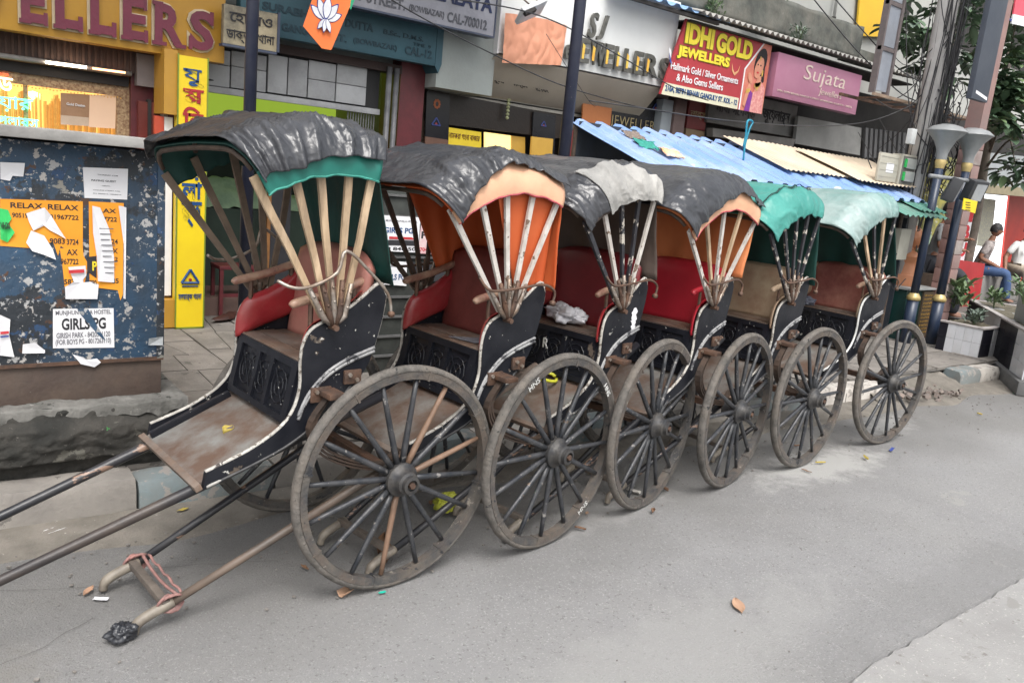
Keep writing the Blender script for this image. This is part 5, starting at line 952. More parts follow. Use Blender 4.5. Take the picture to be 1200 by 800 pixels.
obj('added_shade_slab', MB().box((-14,-1.95,3.72),(4.4,-.21,3.9)), plaster, up); obj('added_shade_wall', MB().box((-14,-1.95,3.901),(4.4,-1.83,4.9)), plaster, up)  # unseen overhang, added to shade the pavement at the left
P0 = FP(7.55, (1002,42),(1036,44),(1050,-20),(1008,-30)); quadP(P0, mat('yellow_wall_panel', (.72,.45,.03), (.66,.40,.03), 2, .6), -.05, up, 'yellow_panel', .03)
c = F(978,24,7.5); obj('drain_pipe', MB().tube([(c.x,-.08,c.z),(c.x,-.08,c.z+2)], .022, 8), mat('white_pvc_pipe', (.6,.6,.58), None, 5, .5), up, smooth=True); obj('pipe_joint', MB().tube([(c.x,-.08,c.z-.03),(c.x,-.08,c.z+.05)], .035, 8), darkin, up)
for q in range(3): obj('window_recess', MB().box((12.6+2.6*q,-.02,4.6),(13.8+2.6*q,.02,6.2)), darkin, up)
# ---------------------------------------------------------------- poles between the rickshaws and the shops
def pole(px, y, r, lab, z1=6.0):
    a, c = F(*px[0], y), F(*px[1], y); x = (a.x+c.x)/2
    t = thing('steel_pole', lab, 'pole', (x, y, .13)); obj('shaft', MB().tube([(0,0,0),(0,0,z1)], r, 14), black_pole, t, smooth=True); obj('collar', MB().tube([(0,0,0),(0,0,.06)], r+.012, 14), black_pole, t, smooth=True); return t
pole([(297,0),(292,128)], 4.6, .034, 'slim dark blue pole rising behind the first rickshaw hood')
pole([(684,0),(658,175)], 5.0, .046, 'thick dark blue pole crossing the white jewellers sign')
# posters on a dark rack seen through the second hood
rk = thing('poster_rack', 'dark rack of stacked shelves hung with hostel posters behind the second rickshaw', 'rack')
yr = 4.9; P0 = FP(yr, (438,225),(562,225),(562,400),(438,400)); obj('frame', MB().box((P0[0][0],yr+.02,.13),(P0[1][0]+.3,yr+.3,1.52)), mat('dark_rack', (.045,.05,.045), (.02,.022,.02), 7, .7), rk, bevel=.01)
for q in range(9): obj('rail', MB().box((P0[0][0],yr-.0,.25+q*.14),(P0[1][0]+.3,yr+.02,.265+q*.14)), mat('grey_rack_rail', (.12,.12,.12), None, 9, .5), rk)
poster('poster', [(446,252),(494,255),(490,296),(446,294)], paper_white, 'white GIRLS PG hostel poster, upper one behind the second rickshaw', [('MUNJHUNWALA HOSTEL',452,257,489,262,greyp),('GIRLS PG',450,266,484,274,inkb,.03),('bowbazar 98301 46',452,283,489,287,greyp),('68 846 50',448,289,487,294,blk,.03)], yr-.004)
quadP(FP(yr-.007, (450,281),(490,282),(490,288),(450,287)), ink, yr-.0075, rk, 'black_band', .001); quadP(FP(yr-.007, (456,277),(482,278),(489,281),(456,280)), redp, yr-.0075, rk, 'red_band', .001)
poster('poster', [(446,305),(477,307),(476,335),(446,333)], paper_white, 'white hostel poster hung lower behind the second rickshaw', [('MUNJHUNWALA HOSTEL',450,310,475,314,greyp),('GIRLS PG',449,321,474,328,inkb,.03)], yr-.004)
poster('poster', [(492,262),(516,264),(516,298),(490,297)], mat('pink_red_poster_paper', (.60,.30,.32), (.72,.62,.62), 9, .8), 'pink and white PG poster with red number band behind the second rickshaw', [('PG',494,271,508,280,blk,.04),('70485353',492,290,515,295,redp,.03)], yr-.004)
poster('poster', [(484,307),(520,309),(520,330),(482,329)], ink, 'black poster with white digits behind the second rickshaw', [('90 104',490,313,518,320,paper_white,.03)], yr-.004)
# ---------------------------------------------------------------- stall with the blue tin roof
st = thing('roadside_stall', 'roadside stall with long blue corrugated roof, beige and green sheets, behind the rickshaws', 'stall', (0, 0, .13))
def roofz(y): return 1.705+(y-4.5)*.355
zb_ = -.13
def sheet(name, x0, x1, ya, yb, m, dz=0, pitch=.27, amp=.022, skew=0, trap=True, wob=.012):
    n = int((x1-x0)/pitch*10)
    def fn(a, b_):
        x = x0+(x1-x0)*a; y = ya+(yb-ya)*b_; ph = (x-x0)/pitch % 1
        h = (max(0, min(1, (abs(ph-.5)*-1+.28)*9)) if trap else .5+.5*sin(2*pi*ph))*amp
        if not trap: h = amp*(.5+.5*sin(2*pi*ph))
        return Vector((x+skew*b_, y, zb_+roofz(y)+dz+h+wob*noise.noise(Vector((x*1.1, y*1.3, dz*50)))))
    return obj(name, MB().grid(fn, n, 10), m, st, solid=.003)
x = 4.87; q = 0
while x < 9.0:
    sheet('roof_sheet', x, x+.92, 4.50-.02*(q % 2), 5.60+.03*(q % 3), bluetin, .008*(q % 2), .23, .035); x += .88; q += 1
beige = mat('beige_fibre_sheet', (.60,.50,.38), (.48,.40,.30), 2.5, .8, bump=.2, dirt=((.34,.29,.23),.5))
sheet('beige_sheet', 7.05, 8.55, 4.82, 5.66, beige, .065, .085, .014, .0, False); sheet('beige_sheet', 8.1, 9.65, 4.66, 5.50, beige, .10, .085, .014, .0, False)
grn = mat('translucent_green_sheet', (.10,.26,.21), (.07,.20,.16), 3, .4, bump=.1, dirt=((.24,.30,.27),.5))
sheet('green_sheet', 8.35, 9.30, 4.22, 4.72, grn, -.055, .11, .022, .0, False); sheet('green_sheet', 8.8, 9.42, 4.30, 4.74, grn, -.025, .11, .022, .0, False)
for a, y, zz in ((4.9,5.55,2.05),(6.4,5.5,2.03),(7.9,5.5,2.03),(9.2,5.5,2.03),(5.6,4.62,1.72),(7.2,4.62,1.72),(8.9,4.55,1.69)): obj('post', MB().tube([(a,y,0),(a,y,zz-.13)], .022, 8), wood_dark, st)
for y in (4.56, 5.55): obj('roof_beam', MB().box((4.85,y,roofz(y)-.19),(9.3,y+.04,roofz(y)-.145)), wood_dark, st)
dkt = mat('dark_blue_stall_tarp', (.03,.04,.055), (.02,.024,.03), 3, .6, bump=.5, bscale=9)
obj('back_tarp', MB().grid(lambda a, c: Vector((4.9+4.3*a, 5.52+.05*noise.noise(Vector((a*14, c*3, 0))), 0.02+1.95*c)), 60, 10), dkt, st, smooth=True)
obj('counter', MB().box((5.2,4.75,0),(8.4,5.3,.78)), wood_dark, st, bevel=.01); obj('side_board', MB().box((9.14,4.6,0),(9.17,5.5,1.4)), dkt, st)
sc_ = thing('tied_rag', 'turquoise twisted strap standing up from the blue tin roof', 'strap', (F(878,185,4.9).x, 4.9, roofz(4.9)+.02))
c0 = F(878,186,4.9); pts = [F(a, c, 4.9) for a, c in ((871,188),(873,170),(878,152),(882,143),(876,142),(874,158),(871,172))]; obj('strap', MB().tube([p-Vector(sc_.location) for p in smoothline(pts, 4)], .010, 5), mat('turquoise_strap', (.02,.25,.36), None, 9, .5), sc_, smooth=True)
for (px, py, m, lab) in ((757,172,mat('torn_green_net', (.03,.30,.24), (.02,.2,.16), 30, .7), 'torn green net scrap lying on the blue tin roof'), (787,182,mat('peach_cloth_scrap', (.75,.55,.42), (.7,.30,.12), 7, .8), 'peach cloth scrap lying on the blue tin roof'), (742,161,mat('brown_net_scrap', (.25,.2,.17), (.1,.08,.07), 60, .9), 'brown lace scrap lying at the top of the blue tin roof')):
    d = ray(px, py); s_ = None
    for q in range(400):
        y = 4.4+q*.004; p = O+d*(y/d.y)
        if abs(p.z-roofz(y)-.03) < .004: s_ = p; break
    s_ = s_ or F(px, py, 5.2); t = thing('rag', lab, 'rag', s_)
    obj('scrap', MB().grid(lambda a, c: Vector((.22*(a-.5)+.03*noise.noise(Vector((a*5,c*5,px))), .20*(c-.5)*(.6+.5*sin(pi*a)), .355*.20*(c-.5)+.02+.025*noise.noise(Vector((a*7,c*7,px))))), 16, 12), m, t, smooth=True, solid=.003)
# ---------------------------------------------------------------- bust on its pedestal
bx_, by_ = 9.58, 4.72
pd = thing('pedestal', 'dark green stone pedestal with a gold inscription plate carrying the bust', 'pedestal', (bx_, by_, .13))
dg = mat('dark_green_marble', (.012,.045,.042), (.02,.06,.055), 3, .25, bump=.03)
obj('block', MB().box((-.36,-.24,0),(.26,.24,.60)), dg, pd, bevel=.008); obj('cap_slab', MB().box((-.40,-.28,.60),(.30,.28,.625)), mat('grey_marble', (.40,.42,.42), None, 4, .4), pd, bevel=.005)
ip = obj('inscription_plate', MB().box((.0,-.262,.04),(.25,-.241,.58)), mat('brown_plate', (.10,.075,.05), None, 5, .5), pd)
for q in range(11): text('শ্রী মতি বাণী দেবী'[q % 3: 12+q % 4], .02, .23, .52-q*.044, .545-q*.044, -.263, goldj, ip, ext=.001, name='inscription_line')
bronze = mat('copper_painted_bust', (.46,.20,.10), (.38,.155,.075), 4, .42, bump=.1)
def evalobj(o, name, m, parent):
    dg_ = bpy.context.evaluated_depsgraph_get(); me = bpy.data.meshes.new_from_object(o.evaluated_get(dg_)); bpy.data.objects.remove(o)
    me.materials.clear(); me.materials.append(m); me.polygons.foreach_set('use_smooth', [True]*len(me.polygons)); n = bpy.data.objects.new(name, me); COL.objects.link(n); n.parent = parent; return n
def skinned(name, nodes, edges, m, parent, root=0, sub=2):
    me = bpy.data.meshes.new(name); me.from_pydata([n[:3] for n in nodes], edges, []); o = bpy.data.objects.new(name, me); COL.objects.link(o)
    md = o.modifiers.new('s', 'SKIN'); sv = me.skin_vertices[0].data
    for q, n in enumerate(nodes): r = n[3]; sv[q].radius = (r, n[4] if len(n) > 4 else r); sv[q].use_root = (q == root)
    md.use_smooth_shade = True; sb = o.modifiers.new('b', 'SUBSURF'); sb.levels = sub; sb.render_levels = sub
    return evalobj(o, name, m, parent)
def head_grid(s_=1.0, bald=True):               # looks along -Y; origin at the chin-neck centre; about 0.24 tall
    def fn(a, b_):
        th = 2*pi*a; ph = pi*b_; x = sin(ph)*sin(th); y = -sin(ph)*cos(th); z = cos(ph)
        X = x*.076; Y = y*.094; Z = z*.118
        if z < 0: X *= 1-.28*(-z)**1.4; Y *= 1-.12*(-z)
        fr = max(0, -y)
        def g(dx, dz, w, h): return math.exp(-((X-dx)/w)**2-((Z-dz)/h)**2)*fr
        Y -= .026*g(0, -.016, .011, .022)+.012*g(0, -.056, .022, .010)+.012*g(0, -.095, .022, .016)+.008*g(0, .022, .05, .010)
        Y += .013*g(.028, .004, .014, .011)+.013*g(-.028, .004, .014, .011)+.006*g(0, -.068, .02, .005)
        X += (.010 if x > 0 else -.010)*math.exp(-((Y-.0)/.014)**2-((Z+.0)/.026)**2)*abs(x)**3*1.4
        return Vector((X*s_, Y*s_, (Z+.10)*s_))
    return MB().grid(fn, 48, 36)
bu = thing('bust', 'copper coloured bust of a smiling bald man on the dark green pedestal', 'bust', (bx_-.05, by_, .757)); bu.rotation_euler = (0, 0, R_(38))
obj('base', MB().prism([(-.22,-.16),(.22,-.16),(.22,.16),(-.22,.16)], .13), bronze, bu, bevel=.008)
vs = []; rows = [(0.13,.20,.145),(.26,.185,.13),(.34,.21,.13),(.38,.17,.10),(.41,.075,.065)]
obj('shoulders', MB().grid(lambda a, c: (lambda r: Vector((r[1]*math.copysign(abs(cos(2*pi*a))**.6, cos(2*pi*a)), r[2]*math.copysign(abs(sin(2*pi*a))**.6, sin(2*pi*a)), r[0])))(tuple(rows[min(3, int(c*4))][k]*(1-(c*4-min(3, int(c*4))))+rows[min(3, int(c*4))+1][k]*(c*4-min(3, int(c*4))) for k in range(3))), 32, 16), bronze, bu, smooth='sharp')
hd = obj('head', head_grid(1.28), bronze, bu, smooth=True); hd.location = (0, -.02, .42); obj('neck', MB().tube([(0,.0,.37),(0,-.012,.48)], [.068,.062], 14), bronze, bu, smooth=True)
sb = thing('meter_box', 'small grey beige box hung on the stall post beside the bust', 'box', F(1056,286,4.5)); obj('case', MB().box((-.12,-.04,-.17),(.10,.04,.17)), mat('beige_grey_box', (.36,.35,.30), None, 5, .6), sb, bevel=.01); obj('cable', MB().tube(smoothline([(-.12,-.03,-.1),(-.2,-.05,-.35),(-.05,-.05,-.5),(.15,-.05,-.38)], 5), .006, 5), ink, sb)
# ---------------------------------------------------------------- lamp posts
lampg = mat('grey_lamp_shade', (.26,.27,.275), (.20,.21,.215), 5, .35, bump=.03); brass = mat('pale_gold_ring', (.55,.42,.18), (.45,.35,.16), 9, .4, metal=.4); navy = mat('navy_lamp_post_paint', (.018,.03,.06), (.028,.04,.07), 8, .35, bump=.08)
def lamp_post(x, y, lab):
    t = thing('lamp_post', lab, 'lamp post', (x, y, .13)); 
    obj('lower_shaft', MB().tube([(0,0,0),(0,0,.52)], .062, 20), navy, t, smooth=True); obj('gold_ring', MB().lathe([(.064,.51),(.076,.52),(.072,.55),(.055,.575),(.045,.59)], 20), brass, t, smooth=True)
    obj('upper_shaft', MB().tube([(0,0,.56),(0,0,1.98)], [.045,.042], 18), navy, t, smooth=True); obj('gold_cup', MB().lathe([(.044,1.96),(.05,1.99),(.06,2.03),(.05,2.06)], 18), brass, t, smooth=True)
    sh_ = obj('lamp_shade', MB().lathe([(.055,2.055),(.056,2.12),(.075,2.18),(.115,2.26),(.195,2.345),(.204,2.352),(.198,2.36),(.15,2.40),(.07,2.425),(0,2.432)], 32), lampg, t, smooth=True); obj('shade_ridge', MB().lathe([(.196,2.342),(.210,2.350),(.196,2.360)], 32), lampg, sh_, smooth=True); return t
lamp_post(9.50, 4.24, 'navy lamp post with gold rings and bell lamp in front of the pink pillar'); lamp_post(9.14, 4.36, 'navy lamp post with gold rings and bell lamp just beside the bust')
# floodlights on a short bar between them
fb = thing('floodlight_pair', 'two black floodlights on a grey crossbar fixed to the right lamp post', 'light', (9.5, 4.15, 1.9))
bp = [F(1090,206,4.1)-Vector((9.5,4.15,1.9)), F(1150,214,4.1)-Vector((9.5,4.15,1.9))]; obj('crossbar', MB().tube(bp, .022, 10), mat('grey_bar', (.22,.23,.24), None, 6, .5), fb, smooth=True)
for a, c, rz, w_ in ((1116,223,.5,.17),(1142,224,-.3,.11)):
    p = F(a, c, 4.05)-Vector((9.5,4.15,1.9)); M = Matrix.Translation(p) @ Matrix.Rotation(rz, 4, 'Z') @ Matrix.Rotation(.3, 4, 'X')
    hg = obj('housing', MB().box((-w_,-.05,-.12),(w_,.06,.12), M), mat('charcoal_floodlight', (.035,.037,.042), None, 6, .45), fb, bevel=.01)
    if rz > 0:
        for q in range(11): obj('fin', MB().box((-.10+q*.024,-.065,-.10),(-.092+q*.024,-.049,.10), M), mat('grey_fin', (.22,.23,.25), None, 6, .45), hg)
    else: obj('lens', MB().box((-.06,-.055,-.09),(.085,-.049,.09), M), mat('pale_lens', (.38,.40,.42), None, 3, .2), hg)
# pink pillar, utility pole, hoarding
pk = mat('dusty_pink_plaster_pillar', (.30,.185,.165), (.24,.15,.14), 3, .8, bump=.3, bscale=18, dirt=((.20,.17,.16),.5))
t = thing('pink_pillar', 'tall square pillar with worn pink brown tiles behind the right lamp post', 'pillar', (9.92, 4.42, .13))
obj('core', MB().box((-.085,-.085,0),(.085,.085,5.5)), pk, t)
for q in range(14):
    obj('tile', MB().box((-.095,-.095,.02+q*.17),(.094,-.084,.18+q*.17)), pk if q % 3 else mat('worn_pale_tile', (.33,.29,.27), (.22,.17,.16), 6, .7), t, bevel=.003); obj('tile', MB().box((-.096,-.083,.02+q*.17),(-.084,.09,.18+q*.17)), pk, t, bevel=.003)
obj('footing', MB().tube([(-.34,-.12,-.05),(-.34,-.12,.0)], .12, 12), conc, t)
up_ = mat('grey_concrete_pole', (.42,.41,.40), (.33,.32,.315), 4, .8, bump=.25)
px_, py_ = F(1076,185,4.75).x, 4.75
t = thing('utility_pole', 'pale concrete utility pole wrapped in tangled black cables', 'utility pole', (px_, py_, .13)); obj('post', MB().tube([(0,0,0),(0,0,6.5)], [.125,.10], 20), up_, t, smooth=True)
cab = mat('black_cable', (.02,.02,.022), (.045,.045,.05), 9, .5, bump=0)
mb = MB(); rnd = random.Random(3)
for q in range(46):
    a = rnd.uniform(0, 2*pi); pts = []; zs = rnd.uniform(.9, 2.0); ze = rnd.uniform(2.7, 6.4); sp_ = rnd.uniform(-1.3, 1.3); r_ = rnd.uniform(.12,.20)
    for k in range(12): f_ = k/11; z = zs+(ze-zs)*f_; aa = a+sp_*f_; rr = r_+.05*noise.noise(Vector((z*2, q, 1))); pts.append(Vector((rr*cos(aa)+.06, rr*sin(aa)-.02, z)))
    mb.tube(pts, rnd.choice((.005,.007,.009)), 4, caps=False)
for q in range(26):                            # hanging loops on the right
    cx, cz = rnd.uniform(.15,.42), rnd.uniform(1.8,2.75); rx, rz = rnd.uniform(.07,.20), rnd.uniform(.10,.34); ph = rnd.uniform(0,6)
    mb.tube([Vector((cx+rx*cos(a)+.03*sin(3*a), -.10+.06*sin(a+ph)-.05*rnd.random(), cz+rz*sin(a))) for a in [k*2*pi/16 for k in range(17)]], rnd.choice((.005,.007)), 4, caps=False)
for q in range(34):                            # stray droops from the pole
    p0 = Vector((rnd.uniform(-.1,.1), -.12, rnd.uniform(1.9,3.6))); p1 = Vector((rnd.uniform(-.5,.9), rnd.uniform(-.3,.6), rnd.uniform(1.8,4.2))); m_ = (p0+p1)/2-Vector((0,0,rnd.uniform(.1,.5)))
    mb.tube(smoothline([p0, m_, p1], 7), rnd.choice((.004,.006)), 4, caps=False)
o_ = obj('cable_tangle', mb, cab, t, smooth=True); o_['kind'] = 'stuff'
for q, (a, c) in enumerate(((1068,160),(1099,178))):
    p = F(a, c, 4.6); p = p-Vector(t.location); obj('junction_box', MB().box((p.x-.05,p.y-.03,p.z-.08),(p.x+.05,p.y+.03,p.z+.08)), mat('white_junction_box', (.6,.62,.62), None, 6, .5), t, bevel=.006)
mbx_ = thing('meter_cabinet', 'open beige meter cabinet with green tags mounted left of the utility pole', 'cabinet', F(1047,198,4.75))
cbm = mat('beige_cabinet', (.47,.45,.38), (.38,.365,.31), 4, .5, dirt=((.28,.27,.24),.4))
obj('open_door', MB().box((-.40,-.05,-.15),(.0,-.02,.15)), cbm, mbx_, bevel=.006); obj('case', MB().box((.03,-.06,-.17),(.36,.06,.17)), cbm, mbx_, bevel=.008); obj('recess', MB().box((.06,-.066,-.15),(.335,-.058,.15)), mat('grey_recess', (.16,.16,.15), None, 6), mbx_); obj('label_plate', MB().box((-.25,-.054,-.05),(-.10,-.049,.05)), paper_white, mbx_)
for z in (-.12, .02): obj('meter', MB().box((.12,-.09,z),(.32,-.066,z+.11)), mat('pale_meter', (.42,.44,.42), None, 6, .4), mbx_, bevel=.006); obj('green_tag', MB().box((.085,-.085,z+.01),(.115,-.067,z+.10)), mat('green_tag', (.03,.45,.10), None, 6), mbx_)
for z in (-.1,-.03,.04,.11): obj('door_rib', MB().box((-.38,-.054,z),(-.02,-.049,z+.006)), cbm, mbx_)
hb = thing('hoarding_frame', 'empty steel hoarding frame with grey panels, rusty bottom rail and dark right side', 'hoarding', (0, 0, 0)); yh = 4.95
hp = mat('weathered_grey_blue_panel', (.27,.29,.33), (.21,.23,.27), 3, .6, dirt=((.16,.17,.19),.5)); hf = mat('brown_grey_frame', (.14,.115,.115), (.10,.085,.085), 8, .6)
A1, A2 = F(1022,108,yh), F(1039,110,yh); B1 = F(1157,119,yh); xl, xr_ = A1.x, A2.x; zlow = A1.z
for q in range(4): obj('grey_panel', MB().box((xl+.03,yh,zlow+.03+q*.46),(xr_-.02,yh+.02,zlow+.44+q*.46)), hp, hb); obj('cross_rail', MB().box((xl,yh-.012,zlow+.44+q*.46),(xr_,yh+.03,zlow+.48+q*.46)), hf, hb)
obj('stile', MB().box((xl,yh-.02,zlow),(xl+.03,yh+.05,zlow+2.6)), hf, hb); obj('stile', MB().box((xr_-.02,yh-.02,zlow),(xr_+.02,yh+.05,zlow+2.6)), hf, hb)
xq = F(1140,114,yh).x; zq = zlow
obj('bottom_rail', MB().box((xl,yh-.03,zq-.03),(xq+.3,yh+.0,zq)), mat('rusty_pale_rail', (.30,.22,.16), (.18,.13,.10), 9, .7), hb); obj('bottom_rail', MB().box((xl,yh+.36,zq-.03),(xq+.3,yh+.39,zq)), rust, hb)
for q in range(6): obj('strut', MB().box((xl+.3+q*.42,yh,zq-.025),(xl+.325+q*.42,yh+.37,zq-.005)), rust, hb)
ys_ = 4.12; xq = F(1139,112,ys_).x; xq2 = F(1157,120,ys_).x; zq = F(1148,118,ys_).z
obj('side_panel', MB().box((xq,ys_,zq),(xq2,ys_+.06,zq+2.6)), mat('dark_slate_panel', (.045,.055,.075), (.06,.07,.09), 4, .55, bump=.1), hb, bevel=.004)
quadP([(xq+.07,zq+.06),(xq2-.03,zq+.02),(xq2-.03,zq+.05),(xq+.07,zq+.09)], paper_white, ys_-.0015, hb, 'white_plate', .001)
# ---------------------------------------------------------------- planters, kerb corner, far shop
tw = mat('white_glazed_tile', (.62,.63,.66), (.56,.57,.60), 3, .2, bump=.03, dirt=((.42,.41,.39),.4)); tb = mat('black_glazed_tile', (.010,.010,.016), (.016,.016,.022), 4, .45, bump=.03, spec=.2); grout = mat('grey_grout', (.30,.30,.30), None, 8, .9)
def planter(x0, x1, y0, y1, h, lab, end_cols, front_cols, soil=True):
    t = thing('tiled_planter', lab, 'planter', (x0, y0, .145)); obj('core', MB().box((0,0,0),(x1-x0,y1-y0,h)), grout, t)
    T0 = t
    def run(cols, L_, fn):
        n = len(cols); nr = max(1, round(h/.16)); w = L_/n
        for q, c_ in enumerate(cols):
            for r in range(nr): fn(q*w+.0012, (q+1)*w-.0012, r*h/nr+.0012, (r+1)*h/nr-.0012, tb if c_ == 'b' else tw)
    run(end_cols, y1-y0, lambda a, b_, z0, z1, m: obj('tile', MB().box((-.012,(y1-y0)-b_,z0),(-.001,(y1-y0)-a,z1)), m, t))
    run(front_cols, x1-x0, lambda a, b_, z0, z1, m: obj('tile', MB().box((a,-.012,z0),(b_,-.001,z1)), m, t))
    obj('coping', MB().box((-.02,-.02,h),(x1-x0+.02,.05,h+.02)), mat('dusty_coping', (.40,.37,.36), (.3,.28,.27), 5, .8), t, bevel=.003); obj('coping', MB().box((-.02,.052,h),(.05,y1-y0,h+.02)), mat('dusty_coping', (.40,.37,.36), (.3,.28,.27), 5, .8), t, bevel=.003)
    obj('soil', MB().grid(lambda a, c: Vector((.05+(x1-x0-.06)*a, .05+(y1-y0-.06)*c, h+.008+.03*noise.noise(Vector((a*7,c*7,x0))))), 20, 16), mat('planter_soil', (.13,.115,.08), (.08,.07,.05), 12, .95, bump=.7), t, smooth=True)
    return t
planter(9.22, 9.68, 3.60, 4.05, .31, 'small planter of white and black tiles at the kerb, nearer one beside the pink pillar', 'bwwww', 'bbww')
p2 = planter(0, 2.9, 0, 1.0, .43, 'large planter of white and black tiles standing oblique to the kerb, with plants', 'bbwwbbw', 'bbbbwwwbbbww')
A2_ = G(1137,352,.57); p2.location = (A2_.x, A2_.y, .14); p2.rotation_euler = (0, 0, R_(-146.2))
bs = tag(obj('base_block', MB().box((-.05,-.06,0),(3.0,1.05,.139)), mat('dark_grey_stone', (.14,.14,.14), (.10,.10,.10), 4, .85, bump=.4), bevel=.02, loc=(A2_.x, A2_.y, .0)), 'long dark grey stone base under the large oblique planter', 'stone base'); bs.rotation_euler = (0, 0, R_(-146.2))
tr = G(1187,374,.585); q_ = tag(obj('concrete_trough', MB().box((0,0,0),(1.3,.55,.40)), mat('pale_grey_trough', (.36,.38,.37), (.30,.315,.31), 3, .8), bevel=.02, loc=(tr.x,tr.y,.58)), 'pale grey concrete trough standing on the large tiled planter', 'trough'); q_.rotation_euler = (0, 0, R_(-146.2))
tag(obj('metal_rod', MB().tube([G(1161,445,.02),G(1166,439,.04),G(1166,439,.04)+Vector((1.15,-.02,.30))], .014, 6), mat('grey_rod', (.20,.19,.18), None, 8, .6)), 'bent grey metal rod leaning up from the road at the right edge', 'rod'); tag(obj('metal_rod', MB().tube([G(1163,439,.03),G(1210,444,.03)], .012, 6), mat('grey_rod', (.2,.19,.18))), 'grey metal rod lying flat on the road at the right edge', 'rod')
leafg = mat('dark_green_leaves', (.11,.17,.10), (.07,.12,.075), 3, .45, bump=.05, detail=2); leafl = mat('lighter_green_leaves', (.15,.21,.10), (.09,.15,.07), 3, .5, bump=0, detail=2); leafy = mat('grey_green_leaves', (.18,.22,.18), (.11,.15,.12), 3, .5, bump=0, detail=2)
def leaf(mb, p, d, L_, w, up=Vector((0,0,1))):
    d = d.normalized(); s_ = d.cross(up); s_ = s_.normalized() if s_.length > .01 else Vector((1,0,0)); n = s_.cross(d)
    pts = [(0,0),(.28,.42),(.6,.5),(.86,.3),(1,0)]; vs = [p]; 
    mid = [p+d*L_*u-n*L_*.18*u*u for u, _ in pts]; lf = [mid[k]+s_*w*pts[k][1]+n*w*.18 for k in (1,2,3)]; rt = [mid[k]-s_*w*pts[k][1]+n*w*.18 for k in (1,2,3)]
    mb.add(mid+lf+rt, [(0,1,5),(1,2,6,5),(2,3,7,6),(3,4,7),(0,8,1),(1,8,9,2),(2,9,10,3),(3,10,4)])
def tree(name, lab, base, top_z, clumps, nleaf, L_, w, seed, mats):
    rd = random.Random(seed); t = thing(name, lab, 'tree', base); b0 = Vector(base); tp = Vector((0,0,top_z-base[2]))
    obj('trunk', MB().tube(smoothline([(0,0,0),(.05,.03,tp.z*.35),(-.04,.05,tp.z*.7),tp], 4), [.11-.005*q for q in range(13)], 10), mat('grey_brown_bark', (.17,.14,.115), (.10,.085,.07), 9, .9, bump=.6), t, smooth=True)
    for ci, (c, r) in enumerate(clumps):
        c = Vector(c)-b0; s0 = Vector((0,0,tp.z*rd.uniform(.5,.95)))
        obj('limb', MB().tube(smoothline([s0, (s0+c)/2+Vector((0,0,.15)), c], 4), [.026-.0024*q for q in range(9)], 6), mat('grey_brown_bark', (.17,.14,.115)), t, smooth=True)
        mbs = [MB() for _ in mats]
        for q in range(int(nleaf*r*r*4)):
            tw_ = Vector((rd.gauss(0,1), rd.gauss(0,1), rd.gauss(0,.8))); tw_ = tw_.normalized()*r*rd.uniform(.35,1.05); tip = c+tw_
            if noise.noise(tip*2.1+Vector((seed,0,0))) < -.05: continue
            for k in range(rd.randint(4,7)):
                a = rd.uniform(0,2*pi); d = (tw_.normalized()*.5+Vector((cos(a), sin(a), rd.uniform(-.7,.35)))); leaf(mbs[min(len(mats)-1, int(abs(rd.gauss(0,.9))))], tip+Vector((rd.uniform(-.05,.05),)*3), d, L_*rd.uniform(.7,1.15), w*rd.uniform(.8,1.1))
        for mbq, m in zip(mbs, mats):
            if mbq.f: o_ = obj('crown', mbq, m, t, smooth=True); o_['kind'] = 'stuff'
    return t
def FV(a, c, y): p = F(a, c, y); return (p.x, p.y, p.z)
tree('rubber_fig_tree', 'broad leaved tree behind the cables and hoarding frame', (14.2,6.9,.13), 4.6, [(FV(1075,40,6.4),.42),(FV(1100,15,6.2),.55),(FV(1118,60,6.0),.42),(FV(1128,25,5.9),.50),(FV(1105,90,6.1),.33),(FV(1082,70,6.4),.25)], 34, .25, .12, 5, [leafg, leafy, leafl])
tree('rubber_fig_tree', 'broad leaved tree hanging over the red shop at the right edge', (14.6,6.2,.13), 4.3, [(FV(1180,60,5.9),.45),(FV(1185,100,5.7),.45),(FV(1192,130,5.6),.42),(FV(1175,150,5.5),.33),(FV(1198,160,5.5),.35),(FV(1200,90,5.6),.5),(FV(1190,195,5.6),.30),(FV(1192,20,5.8),.5),(FV(1172,115,5.7),.30)], 44, .25, .12, 9, [leafg, leafl, leafy])
def bush(lab, c, r, n, L_, seed, m, cat='plant'):
    rd = random.Random(seed); t = thing('leafy_plant', lab, cat, c); mb = MB()
    for q in range(n): a = rd.uniform(0,2*pi); d = Vector((cos(a), sin(a), rd.uniform(.2,1.6))); p = Vector((rd.uniform(-r,r)*.6, rd.uniform(-r,r)*.6, rd.uniform(0,r))); leaf(mb, p, d, L_*rd.uniform(.6,1.2), L_*.3)
    o_ = obj('foliage', mb, m, t, smooth=True); o_['kind'] = 'stuff'
    for q in range(4): obj('stem', MB().tube([(0,0,-.03),(rd.uniform(-.5,.5)*r, rd.uniform(-.5,.5)*r, r)], .006, 5), mat('green_stem', (.10,.14,.06), None, 6), t)
